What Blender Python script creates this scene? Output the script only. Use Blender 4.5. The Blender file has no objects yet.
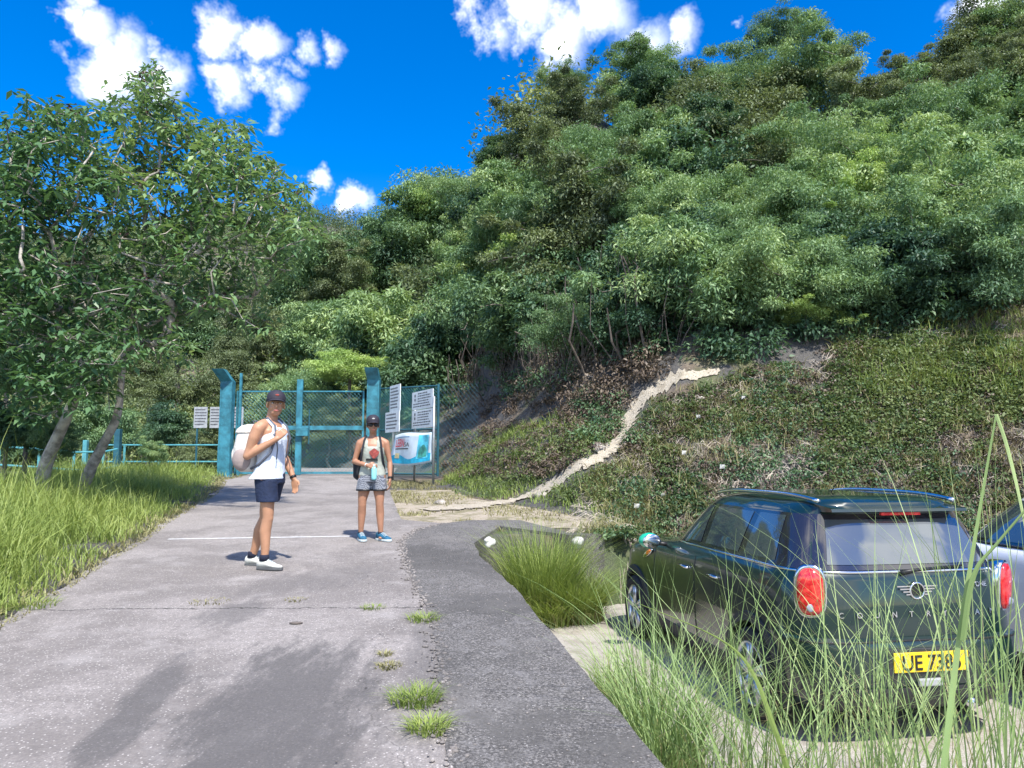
import bpy, math, random
import numpy as np
from mathutils import Vector, Matrix, Euler
R = math.radians
rng = np.random.default_rng(7)
random.seed(7)
scene = bpy.context.scene
COL = scene.collection

# ------------------------------------------------------------------ camera
F = 760.0; PITCH = math.atan(77/760.0); CAMZ = 1.43
cam_d = bpy.data.cameras.new('camera'); cam = bpy.data.objects.new('camera', cam_d); COL.objects.link(cam)
cam.location = (0, 0, CAMZ); cam.rotation_euler = (R(90)+PITCH, 0, 0)
cam_d.sensor_width = 36; cam_d.lens = F/1024*36; cam_d.clip_end = 3000; cam_d.clip_start = .05
scene.camera = cam
CA, SA = math.cos(PITCH), math.sin(PITCH)
def ray(u, v):
    a = (u-512)/F; b = (384-v)/F
    return np.array([a, CA - b*SA, SA + b*CA])
def at(u, v, Y):                       # point on the ray of a pixel at depth Y
    r = ray(u, v); t = Y/r[1]
    return np.array([r[0]*t, Y, CAMZ + r[2]*t])
def on_plane(u, v, z0=0.0, k=0.0):      # hit with z = z0 + k*y
    r = ray(u, v); t = (z0-CAMZ)/(r[2]-k*r[1])
    return np.array([r[0]*t, r[1]*t, CAMZ+r[2]*t])
KR = .046
def road(u, v): return on_plane(u, v, 0, KR)
LOT = -.44
def lot(u, v): return on_plane(u, v, LOT, 0)

# ------------------------------------------------------------------ tags
def tag(o, label=None, cat=None, group=None, kind=None):
    if label: o['label'] = label
    if cat: o['category'] = cat
    if group: o['group'] = group
    if kind: o['kind'] = kind
    return o
def empty(name, loc=(0,0,0), rz=0, label=None, cat=None, group=None):
    o = bpy.data.objects.new(name, None); COL.objects.link(o)
    o.location = loc; o.rotation_euler = (0,0,rz); o.empty_display_size = .1
    return tag(o, label, cat, group)

# ------------------------------------------------------------------ mesh builders
def link(name, me, mat, parent=None, smooth=False):
    o = bpy.data.objects.new(name, me); COL.objects.link(o)
    if mat is not None:
        for m in (mat if isinstance(mat, (list, tuple)) else [mat]): me.materials.append(m)
    if smooth: me.polygons.foreach_set('use_smooth', np.ones(len(me.polygons), bool))
    if parent: o.parent = parent
    return o
def np_mesh(name, V, Q, tint=None):
    """V (n,3), Q (m,k) faces of constant size k"""
    V = np.asarray(V, np.float32); Q = np.asarray(Q, np.int32)
    me = bpy.data.meshes.new(name); k = Q.shape[1]
    me.vertices.add(len(V)); me.vertices.foreach_set('co', V.ravel())
    me.loops.add(Q.size); me.loops.foreach_set('vertex_index', Q.ravel())
    me.polygons.add(len(Q)); me.polygons.foreach_set('loop_start', np.arange(len(Q), dtype=np.int32)*k)
    me.polygons.foreach_set('loop_total', np.full(len(Q), k, np.int32))
    if tint is not None:
        a = me.attributes.new('tint', 'FLOAT', 'POINT'); a.data.foreach_set('value', np.asarray(tint, np.float32))
    me.update(calc_edges=True); me.validate()
    return me
class MB:
    def __init__(s): s.v = []; s.f = []
    def add(s, vs, fs):
        n = len(s.v); s.v += [tuple(map(float, p)) for p in vs]; s.f += [tuple(i+n for i in f) for f in fs]; return s
    def box(s, c, d, rot=None):
        hx, hy, hz = d[0]/2, d[1]/2, d[2]/2
        P = [Vector((x, y, z)) for x in (-hx, hx) for y in (-hy, hy) for z in (-hz, hz)]
        if rot is not None: P = [rot @ p for p in P]
        P = [p+Vector(c) for p in P]
        return s.add(P, [(0,1,3,2),(4,6,7,5),(0,4,5,1),(2,3,7,6),(0,2,6,4),(1,5,7,3)])
    def prism(s, poly, z0, z1):
        """poly list of (x,y[,z]) ccw ; z0,z1 offsets"""
        n = len(poly); z = lambda p: p[2] if len(p) > 2 else 0
        a = [(p[0], p[1], z(p)+z0) for p in poly]; b = [(p[0], p[1], z(p)+z1) for p in poly]
        return s.add(a+b, [tuple(range(n))[::-1], tuple(range(n, 2*n))]+[(i, (i+1)%n, n+(i+1)%n, n+i) for i in range(n)])
    def tube(s, pts, rad, n=8, caps=True, round_ends=False):
        pts = [np.array(p, float) for p in pts]
        if not hasattr(rad, '__len__'): rad = [rad]*len(pts)
        rad = list(rad)
        if round_ends:
            d0 = pts[0]-pts[1]; d0 /= np.linalg.norm(d0); d1 = pts[-1]-pts[-2]; d1 /= np.linalg.norm(d1)
            A = []; AR = []
            for t in (.98, .85, .5): A.append(pts[0]+d0*rad[0]*t); AR.append(rad[0]*math.sqrt(1-t*t))
            B = []; BR = []
            for t in (.5, .85, .98): B.append(pts[-1]+d1*rad[-1]*t); BR.append(rad[-1]*math.sqrt(1-t*t))
            pts = A+pts+B; rad = AR+rad+BR
        V = []; ref = None
        for i, p in enumerate(pts):
            t = pts[min(i+1, len(pts)-1)]-pts[max(i-1, 0)]; t = t/(np.linalg.norm(t)+1e-9)
            if ref is None:
                ref = np.array([0, 0, 1.]) if abs(t[2]) < .9 else np.array([1., 0, 0])
            u = ref-t*np.dot(ref, t); u /= np.linalg.norm(u)+1e-9; w = np.cross(t, u); ref = u
            for k in range(n):
                a = 2*math.pi*k/n; V.append(p+rad[i]*(math.cos(a)*u+math.sin(a)*w))
        Fc = []
        for i in range(len(pts)-1):
            for k in range(n):
                Fc.append((i*n+k, i*n+(k+1)%n, (i+1)*n+(k+1)%n, (i+1)*n+k))
        if caps:
            Fc.append(tuple(range(n))[::-1]); Fc.append(tuple((len(pts)-1)*n+k for k in range(n)))
        return s.add(V, Fc)
    def loft(s, rings, caps=True):
        n = len(rings[0]); V = [p for r in rings for p in r]
        Fc = [(i*n+k, i*n+(k+1)%n, (i+1)*n+(k+1)%n, (i+1)*n+k) for i in range(len(rings)-1) for k in range(n)]
        if caps: Fc += [tuple(range(n))[::-1], tuple((len(rings)-1)*n+k for k in range(n))]
        return s.add(V, Fc)
    def ell(s, c, r, rot=None, nu=14, nv=9):
        rings = []
        for j in range(nv+1):
            ph = -math.pi/2+math.pi*(j+.02)/(nv+.04)
            ring = []
            for k in range(nu):
                a = 2*math.pi*k/nu
                p = Vector((r[0]*math.cos(ph)*math.cos(a), r[1]*math.cos(ph)*math.sin(a), r[2]*math.sin(ph)))
                if rot is not None: p = rot @ p
                ring.append(p+Vector(c))
            rings.append(ring)
        return s.loft(rings)
    def lathe(s, prof, n=32, c=(0,0,0), axis='y'):
        """prof: list of (r, h) closed loop; revolve about axis"""
        V = []; m = len(prof)
        for k in range(n):
            a = 2*math.pi*k/n
            for r, h in prof:
                if axis == 'y': V.append((c[0]+r*math.cos(a), c[1]+h, c[2]+r*math.sin(a)))
                else: V.append((c[0]+r*math.cos(a), c[1]+r*math.sin(a), c[2]+h))
        Fc = [(k*m+j, k*m+(j+1)%m, ((k+1)%n)*m+(j+1)%m, ((k+1)%n)*m+j) for k in range(n) for j in range(m)]
        return s.add(V, Fc)
    def build(s, name, mat, parent=None, smooth=False, bevel=0):
        me = bpy.data.meshes.new(name); me.from_pydata(s.v, [], s.f); me.update()
        o = link(name, me, mat, parent, smooth)
        if bevel:
            b = o.modifiers.new('bevel', 'BEVEL'); b.width = bevel; b.segments = 2; b.limit_method = 'ANGLE'
        return o
    def fuse(s, name, mat, parent=None, voxel=.008, smooth=3, fac=.5):
        me = bpy.data.meshes.new(name); me.from_pydata(s.v, [], s.f); me.update()
        o = bpy.data.objects.new(name, me); COL.objects.link(o)
        m = o.modifiers.new('r', 'REMESH'); m.mode = 'VOXEL'; m.voxel_size = voxel; m.use_smooth_shade = True
        if smooth:
            q = o.modifiers.new('s', 'SMOOTH'); q.factor = fac; q.iterations = smooth
        bpy.context.view_layer.update()
        dg = bpy.context.evaluated_depsgraph_get()
        me2 = bpy.data.meshes.new_from_object(o.evaluated_get(dg))
        o.modifiers.clear(); o.data = me2; me2.name = name
        me2.materials.clear(); me2.materials.append(mat)
        me2.polygons.foreach_set('use_smooth', np.ones(len(me2.polygons), bool))
        if parent: o.parent = parent
        return o
def text_geo(s, size=1., extrude=0.):
    c = bpy.data.curves.new('t', 'FONT'); c.body = s; c.size = size; c.align_x = 'CENTER'; c.extrude = extrude; c.resolution_u = 3; c.offset = .012*size
    o = bpy.data.objects.new('t', c); COL.objects.link(o); bpy.context.view_layer.update()
    me = bpy.data.meshes.new_from_object(o.evaluated_get(bpy.context.evaluated_depsgraph_get()))
    V = [tuple(v.co) for v in me.vertices]; Fc = [tuple(p.vertices) for p in me.polygons]
    bpy.data.objects.remove(o); bpy.data.meshes.remove(me); bpy.data.curves.remove(c)
    return V, Fc

# ------------------------------------------------------------------ materials
class NT:
    def __init__(s, name):
        s.m = bpy.data.materials.new(name); s.m.use_nodes = True; s.t = s.m.node_tree; s.t.nodes.clear()
        s.out = s.t.nodes.new('ShaderNodeOutputMaterial')
    def n(s, t, **k):
        x = s.t.nodes.new(t)
        for a, b in k.items(): setattr(x, a, b)
        return x
    def l(s, a, b): s.t.links.new(a, b)
    def sock(s, i, v):
        if isinstance(v, (int, float, tuple, list)):
            if isinstance(v, (tuple, list)) and len(v) == 3 and i.type == 'RGBA': v = (*v, 1)
            i.default_value = v
        else: s.l(v, i)
    def math(s, op, a, b=0., c=None, clamp=False):
        x = s.n('ShaderNodeMath', operation=op, use_clamp=clamp); s.sock(x.inputs[0], a); s.sock(x.inputs[1], b)
        if c is not None: s.sock(x.inputs[2], c)
        return x.outputs[0]
    def mix(s, f, a, b, blend='MIX'):
        x = s.n('ShaderNodeMix', data_type='RGBA', blend_type=blend); s.sock(x.inputs[0], f); s.sock(x.inputs[6], a); s.sock(x.inputs[7], b)
        return x.outputs[2]
    def noise(s, scale, detail=4, rough=.55, vec=None, out=0, dist=0):
        x = s.n('ShaderNodeTexNoise'); x.inputs['Scale'].default_value = scale; x.inputs['Detail'].default_value = detail
        x.inputs['Roughness'].default_value = rough; x.inputs['Distortion'].default_value = dist
        if vec is not None: s.l(vec, x.inputs['Vector'])
        return x.outputs[out]
    def ramp(s, f, stops):
        x = s.n('ShaderNodeValToRGB'); e = x.color_ramp.elements
        while len(e) < len(stops): e.new(.5)
        for q, (p, c) in zip(e, stops): q.position = p; q.color = (*c, 1) if len(c) == 3 else c
        s.l(f, x.inputs[0]); return x.outputs[0]
    def step(s, f, a, b):
        x = s.n('ShaderNodeMapRange'); x.interpolation_type = 'SMOOTHSTEP'; s.sock(x.inputs[0], f)
        x.inputs[1].default_value = a; x.inputs[2].default_value = b; return x.outputs[0]
    def pos(s): return s.n('ShaderNodeTexCoord').outputs['Object']
    def bsdf(s, col, rough=.6, metal=0., bump=None, bs=.3, bd=.01, coat=0., spec=.5, trans=0, nrm=None):
        p = s.n('ShaderNodeBsdfPrincipled'); s.sock(p.inputs['Base Color'], col); s.sock(p.inputs['Roughness'], rough)
        s.sock(p.inputs['Metallic'], metal); p.inputs['Coat Weight'].default_value = coat; p.inputs['Specular IOR Level'].default_value = spec
        p.inputs['Coat Roughness'].default_value = .04; p.inputs['Transmission Weight'].default_value = trans
        if bump is not None:
            b = s.n('ShaderNodeBump'); b.inputs['Strength'].default_value = bs; b.inputs['Distance'].default_value = bd
            s.l(bump, b.inputs['Height']); s.l(b.outputs[0], p.inputs['Normal'])
        s.l(p.outputs[0], s.out.inputs[0]); return p
def simple(name, col, rough=.6, metal=0., var=.15, scale=12., bump=.1, coat=0., spec=.5, bd=.004):
    t = NT(name); ps = t.pos(); n = t.noise(scale, 5, .6, ps)
    c = t.mix(t.step(n, .3, .7), tuple(x*(1-var) for x in col), tuple(min(1, x*(1+var)) for x in col))
    t.bsdf(c, rough, metal, bump=t.noise(scale*4, 3, .6, ps) if bump else None, bs=bump, bd=bd, coat=coat, spec=spec)
    return t.m
def foliage(name, lo, mid, hi, trans=.3, rough=.5, big=.35, amt=.5):
    """leaf colour varies leaf by leaf (tint) and in patches along the plant"""
    t = NT(name); a = t.n('ShaderNodeAttribute', attribute_name='tint').outputs['Fac']
    g = t.n('ShaderNodeNewGeometry').outputs['Position']; n = t.noise(big, 2, .5, g)
    oi = t.n('ShaderNodeObjectInfo').outputs['Random']
    f = t.math('ADD', t.math('MULTIPLY', a, .55), t.math('ADD', t.math('MULTIPLY', t.math('SUBTRACT', n, .5), amt*1.6), t.math('MULTIPLY', oi, .3)))
    c = t.ramp(f, [(0., lo), (.45, mid), (.95, hi)])
    p = t.bsdf(c, rough, spec=.35); tr = t.n('ShaderNodeBsdfTranslucent')
    t.l(t.mix(1., c, (1., 1., .55), 'MULTIPLY'), tr.inputs[0]); mx = t.n('ShaderNodeMixShader'); mx.inputs[0].default_value = trans
    t.l(p.outputs[0], mx.inputs[1]); t.l(tr.outputs[0], mx.inputs[2]); t.l(mx.outputs[0], t.out.inputs[0])
    return t.m
M = {}
M['leaf_hill'] = foliage('leaf_hill', (.085,.16,.095), (.21,.34,.16), (.50,.62,.29))
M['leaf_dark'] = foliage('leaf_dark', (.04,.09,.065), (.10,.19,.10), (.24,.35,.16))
M['leaf_bright'] = foliage('leaf_bright', (.22,.35,.12), (.40,.56,.19), (.58,.70,.28))
M['leaf_tree'] = foliage('leaf_tree', (.06,.14,.07), (.14,.26,.12), (.36,.48,.22), trans=.35, rough=.38)
M['leaf_olive'] = foliage('leaf_olive', (.08,.11,.07), (.17,.22,.11), (.30,.36,.17), big=.12)
M['leaf_far'] = foliage('leaf_far', (.07,.11,.06), (.19,.25,.11), (.38,.43,.18), big=.09, amt=.9)
M['leaf_cover'] = foliage('leaf_cover', (.055,.095,.04), (.12,.175,.065), (.25,.29,.115), big=.6)
M['leaf_dry'] = foliage('leaf_dry', (.06,.045,.035), (.15,.115,.085), (.30,.25,.19), trans=.1, big=.8)
M['leaf_red'] = foliage('leaf_red', (.035,.015,.015), (.07,.03,.03), (.12,.05,.04), trans=.15)
M['grass'] = foliage('grass', (.14,.20,.055), (.27,.36,.09), (.48,.54,.18), trans=.35, big=.8)
M['reed'] = foliage('reed', (.15,.24,.08), (.28,.40,.15), (.50,.60,.28), trans=.3, big=.8)
M['grass_dry'] = foliage('grass_dry', (.16,.14,.07), (.30,.28,.13), (.45,.44,.22), trans=.25, big=.8)
M['bark'] = simple('bark', (.17,.15,.13), .9, var=.45, scale=9, bump=.8, bd=.02)
M['bark_pale'] = simple('bark_pale', (.33,.30,.265), .85, var=.5, scale=7, bump=.7, bd=.02)
M['bark_brown'] = simple('bark_brown', (.12,.10,.085), .9, var=.4, scale=9, bump=.6)
M['twig'] = simple('twig', (.40,.35,.29), .9, var=.5, scale=3, bump=0)
M['teal'] = simple('teal', (.04,.20,.27), .5, var=.35, scale=5, bump=.15)
M['teal_dark'] = simple('teal_dark', (.02,.10,.14), .5, var=.25, scale=5, bump=.15)
M['wire'] = simple('wire', (.03,.20,.24), .5, var=.2, scale=3, bump=0)
M['rail'] = simple('rail', (.09,.33,.38), .5, var=.25, scale=6, bump=.1)
M['steel'] = simple('steel', (.42,.44,.45), .45, .6, var=.2, scale=10, bump=.1)
M['chrome'] = simple('chrome', (.75,.76,.78), .12, 1., var=.03, bump=0)
M['alloy'] = simple('alloy', (.62,.63,.65), .28, .8, var=.05, bump=0)
M['black'] = simple('black', (.012,.012,.013), .45, var=.2, bump=0)
M['rubber'] = simple('rubber', (.022,.022,.023), .8, var=.3, scale=30, bump=.3)
M['plastic'] = simple('plastic', (.03,.032,.035), .6, var=.15, scale=40, bump=.15)

# ------------------------------------------------------------------ world and sun
SUN_EL, SUN_AZ = R(57), R(158)      # azimuth clockwise from +Y
sd = np.array([math.cos(SUN_EL)*math.sin(SUN_AZ), math.cos(SUN_EL)*math.cos(SUN_AZ), math.sin(SUN_EL)])
world = bpy.data.worlds.new('World'); scene.world = world; world.use_nodes = True
w = NT.__new__(NT); w.t = world.node_tree; w.t.nodes.clear(); w.out = w.t.nodes.new('ShaderNodeOutputWorld')
sky = w.n('ShaderNodeTexSky', sky_type='NISHITA', sun_disc=False, sun_elevation=SUN_EL, sun_rotation=SUN_AZ, air_density=1.0, dust_density=.2, ozone_density=3.0)
hs = w.n('ShaderNodeHueSaturation'); hs.inputs['Saturation'].default_value = 1.5; hs.inputs['Value'].default_value = 1.22; hs.inputs['Hue'].default_value = .512
w.l(sky.outputs[0], hs.inputs['Color'])
dirv = w.n('ShaderNodeTexCoord').outputs['Generated']
def cloud_spot(u, v, rad, wgt=1.):
    """round cloud core about a sky direction, rad in radians"""
    c = ray(u, v); c /= np.linalg.norm(c)
    x = w.n('ShaderNodeVectorMath', operation='DISTANCE'); w.l(wv, x.inputs[0]); x.inputs[1].default_value = tuple(c)
    return w.math('MULTIPLY_ADD', x.outputs['Value'], -wgt/rad, wgt)
wn = w.n('ShaderNodeTexNoise'); wn.inputs['Scale'].default_value = 11; wn.inputs['Detail'].default_value = 5; wn.inputs['Roughness'].default_value = .65; w.l(dirv, wn.inputs['Vector'])
wa = w.n('ShaderNodeVectorMath', operation='MULTIPLY_ADD'); w.l(wn.outputs['Color'], wa.inputs[0]); wa.inputs[1].default_value = (.11,.11,.11); wa.inputs[2].default_value = (-.055,-.055,-.055)
wb = w.n('ShaderNodeVectorMath', operation='ADD'); w.l(wa.outputs[0], wb.inputs[0]); w.l(dirv, wb.inputs[1]); wv = wb.outputs[0]
spots = [(78,10,.04,1.),(92,40,.05,1.),(122,70,.07,1.),(163,70,.055,1.),(228,35,.055,1.),(262,42,.05,1.),(300,48,.04,.9),(330,54,.035,.8),(228,88,.055,1.),(275,95,.05,1.),(286,66,.035,.8),
         (492,28,.05,.9),(530,14,.07,1.),(560,42,.08,1.),(600,22,.08,1.),(640,38,.075,1.),(680,32,.05,.9),(545,68,.05,.8),(322,182,.035,1.),(358,204,.04,1.),(985,2,.08,.9),(746,8,.02,.6)]
acc = None
for s_ in spots:
    q = cloud_spot(*s_); acc = q if acc is None else w.math('MAXIMUM', acc, q)
n1 = wn.outputs['Fac']; n2 = w.noise(2.6, 4, .58, dirv)
near = w.math('ADD', acc, w.math('MULTIPLY', w.math('SUBTRACT', n1, .5), .9))
m1 = w.math('MULTIPLY', w.step(near, .36, 1.0), w.step(acc, .05, .25))
sx = w.n('ShaderNodeSeparateXYZ'); w.l(dirv, sx.inputs[0])
m2 = w.math('MULTIPLY', w.step(n2, .46, .60), w.step(w.math('MULTIPLY', sx.outputs['Y'], -1.), -.1, .35))
cm = w.math('MAXIMUM', m1, m2)
ccol = w.mix(w.step(n1, .35, .6), (6.0, 6.6, 8.0), (10., 10., 10.))
skyc = w.mix(cm, hs.outputs[0], ccol)
world.cycles.sampling_method = 'MANUAL'; world.cycles.sample_map_resolution = 256
bg = w.n('ShaderNodeBackground'); w.l(skyc, bg.inputs[0]); bg.inputs[1].default_value = .12
w.l(bg.outputs[0], w.out.inputs[0])
sl = bpy.data.lights.new('sun', 'SUN'); sl.energy = 4.2; sl.angle = R(1.5); sl.color = (1., .95, .87)
so = bpy.data.objects.new('sun', sl); COL.objects.link(so); so.rotation_euler = Vector(-sd).to_track_quat('-Z', 'Y').to_euler()
scene.view_settings.view_transform = 'Standard'; scene.view_settings.look = 'None'; scene.view_settings.exposure = .82; scene.view_settings.gamma = 1

# ------------------------------------------------------------------ terrain height
TOE = np.array([(-60,60),(-30,46),(-14,36),(-7,29.5),(-3.6,25.5),(-2.1,21.5),(-1.5,18.5),(-.6,15.8),(.5,13.6),(1.5,12.3),(2.6,11.9),(5,11.7),(8,11),(14,8.5),(24,2),(50,-20),(80,-50)], float)
def vnoise(x, y, s, seed=0):
    x = np.asarray(x)/s+seed*17.3; y = np.asarray(y)/s+seed*9.1
    xi = np.floor(x).astype(int); yi = np.floor(y).astype(int); fx = x-xi; fy = y-yi
    fx = fx*fx*(3-2*fx); fy = fy*fy*(3-2*fy)
    h = lambda a, b: (np.sin(a*127.1+b*311.7+seed*74.7)*43758.5453) % 1.
    return (h(xi,yi)*(1-fx)+h(xi+1,yi)*fx)*(1-fy)+(h(xi,yi+1)*(1-fx)+h(xi+1,yi+1)*fx)*fy
def fbm(x, y, s, seed=0, o=4):
    r = 0; a = .5
    for i in range(o): r = r+a*vnoise(x, y, s/2**i, seed+i); a *= .5
    return r
def toe_dist(x, y):
    x = np.asarray(x, float); y = np.asarray(y, float); best = np.full(x.shape, 1e9); sgn = np.ones(x.shape)
    for a, b in zip(TOE[:-1], TOE[1:]):
        d = b-a; L = d@d; t = np.clip(((x-a[0])*d[0]+(y-a[1])*d[1])/L, 0, 1)
        px = x-(a[0]+t*d[0]); py = y-(a[1]+t*d[1]); dd = np.hypot(px, py); cr = d[0]*py-d[1]*px
        m = dd < best; best = np.where(m, dd, best); sgn = np.where(m, np.sign(cr), sgn)
    return best*sgn
WALL_IN = [road(660,768), road(600,692), road(550,632), road(515,590), road(480,557), road(474,544)]
WALL_IN = [WALL_IN[0]+(WALL_IN[0]-WALL_IN[1])*2.2]+WALL_IN
wx = np.array([p[0] for p in WALL_IN]); wy = np.array([p[1] for p in WALL_IN])
def wall_x(y): return np.interp(y, wy, wx)
WALL_END = float(wy[-1])      # lot ends here at its left corner
def lot_far(x): return WALL_END+.35+.12*(x+.3)
def road_plane(y): return KR*np.clip(y, -40, 26)
LEFT = [road(u,v) for u,v in ((-330,900),(-150,700),(0,624),(60,590),(100,563),(140,541),(165,522),(205,500),(218,490),(224,480))]
lx = np.array([p[0] for p in LEFT]); ly = np.array([p[1] for p in LEFT])
def left_x(y): return np.interp(y, ly, lx)
def H(x, y):
    x = np.asarray(x, float); y = np.asarray(y, float)
    P = road_plane(y)-.03
    # bank left of the road, a little uneven
    dl = left_x(y)-x
    P = P+np.where(dl > 0, np.clip(dl*.08, 0, .12)+.06*(fbm(x,y,1.2,3)-.45)*np.clip(dl*2, 0, 1), 0)
    # drop to the valley beyond the railing
    v = np.clip((y-22.6)/5, 0, 1)*np.clip((-8.2-x)/2, 0, 1); P = P-3.2*v*v*(3-2*v)
    # far hillside
    r = np.clip(y-34, 0, 80); P = P+.525*r*(r/(r+8))*(1+.25*(fbm(x,y,26,5)-.45))
    # near hillside
    s = toe_dist(x, y)+.5*(fbm(x,y,3.,8)-.45)
    sy = y-np.interp(x, TOE[3:,0], TOE[3:,1]); wb = .65*np.clip((x+2.1)/2, 0, 1)*np.clip((s-2)/4, 0, 1)
    sp = np.clip(s*(1-wb)+np.maximum(sy, s)*wb, 0, 60)
    h = np.where(sp < 5.6, .80*sp, 4.48+np.where(sp < 7.2, .2*(sp-5.6), .32+(.70+.34*np.clip((9-x)/6,0,1)*np.clip((x+8)/4,0,1))*(np.clip(sp, 7.2, 30)-7.2)))
    fy_ = np.clip((y-34)/24, 0, 1); h = h*(1-.55*fy_*fy_*(3-2*fy_))
    h = h*np.clip(sp/1.2+.25, 0, 1)+.30*np.clip(sp, 0, 1.5)*(fbm(x,y,1.3,11)-.47)+1.0*np.clip(sp-6, 0, 4)/4*(fbm(x,y,6,12)-.45)
    P = np.where(s > 0, np.maximum(P, road_plane(np.minimum(y, 20))+h), P)
    # parking lot, lower
    inl = ((x > wall_x(y)-.35) & (y < lot_far(x)+.35) & (s < .6)) | ((x > 1.7) & (y < 14) & (s < 0))
    lotz = LOT-.03+np.clip(s+.3, 0, 1)*.2
    right = (x > 2.2) & (s < 1.6) & (y > lot_far(x)-.4)           # the bank runs down behind the cars
    P = np.where(inl, lotz, P)
    bl = np.clip((x-1.3)/1.2, 0, 1)*np.clip((3.2-s)/3.2, 0, 1)*(s > -.5)
    P = np.where(inl, P, P*(1-bl)+bl*np.minimum(P, LOT+.05+.95*np.clip(s,0,5)))
    return P
def soil_material():
    t = NT('soil'); p = t.pos(); n = t.noise(.55, 5, .6, p); n2 = t.noise(6, 6, .7, p); n3 = t.noise(45, 4, .7, p)
    c = t.ramp(n2, [(.25, (.085,.065,.05)), (.5, (.17,.135,.10)), (.75, (.29,.245,.19))])
    g = t.ramp(n3, [(.3, (.05,.075,.03)), (.7, (.12,.16,.06))])
    c = t.mix(t.step(n, .48, .62), c, g)
    d = t.ramp(n3, [(.35, (.05,.05,.052)), (.7, (.17,.16,.15))])          # weathered black netting over the bank
    c = t.mix(t.step(t.noise(.38, 3, .6, p, dist=.4), .44, .50), c, d)
    t.bsdf(c, .95, bump=t.math('ADD', n2, n3), bs=.9, bd=.04); return t.m
M['soil'] = soil_material()
gx = np.concatenate([np.arange(-140,-20,2.5), np.arange(-20,-5,.5), np.arange(-5,14,.16), np.arange(14,30,.6), np.arange(30,120,3)])
gy = np.concatenate([np.arange(-60,0,3), np.arange(0,22,.16), np.arange(22,45,.5), np.arange(45,190,2.5)])
GX, GY = np.meshgrid(gx, gy); GZ = H(GX, GY)
def Hg(x, y):
    i = np.clip(np.searchsorted(gx, x)-1, 0, len(gx)-2); j = np.clip(np.searchsorted(gy, y)-1, 0, len(gy)-2)
    fx = np.clip((x-gx[i])/(gx[i+1]-gx[i]), 0, 1); fy = np.clip((y-gy[j])/(gy[j+1]-gy[j]), 0, 1)
    return (GZ[j,i]*(1-fx)+GZ[j,i+1]*fx)*(1-fy)+(GZ[j+1,i]*(1-fx)+GZ[j+1,i+1]*fx)*fy
def hit(u, v, far=130., default=None):
    """first terrain point seen through a pixel"""
    r = ray(u, v); t = np.concatenate([np.arange(4, 40, .08), np.arange(40, far, .4)])
    X = r[0]*t; Y = r[1]*t; Z = CAMZ+r[2]*t; k = np.nonzero(Z < Hg(X, Y))[0]
    if len(k) == 0: return default
    i = k[0]; return np.array([X[i], Y[i], float(H(X[i], Y[i]))])

V = np.stack([GX, GY, GZ], -1).reshape(-1, 3); nx = len(gx); ny = len(gy)
I = (np.arange(ny-1)[:,None]*nx+np.arange(nx-1)[None,:]).ravel()
Q = np.stack([I, I+1, I+1+nx, I+nx], -1)
gm = np_mesh('ground', V, Q); tag(link('ground', gm, M['soil'], smooth=True), kind='structure')
# the sheet that carries the ground on to the horizon
hz_ = MB(); hz_.add([(-2500,-2500,-4.5),(2500,-2500,-4.5),(2500,2500,-4.5),(-2500,2500,-4.5)], [(0,1,2,3)])
tag(hz_.build('terrain', M['soil']), kind='structure')

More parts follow.
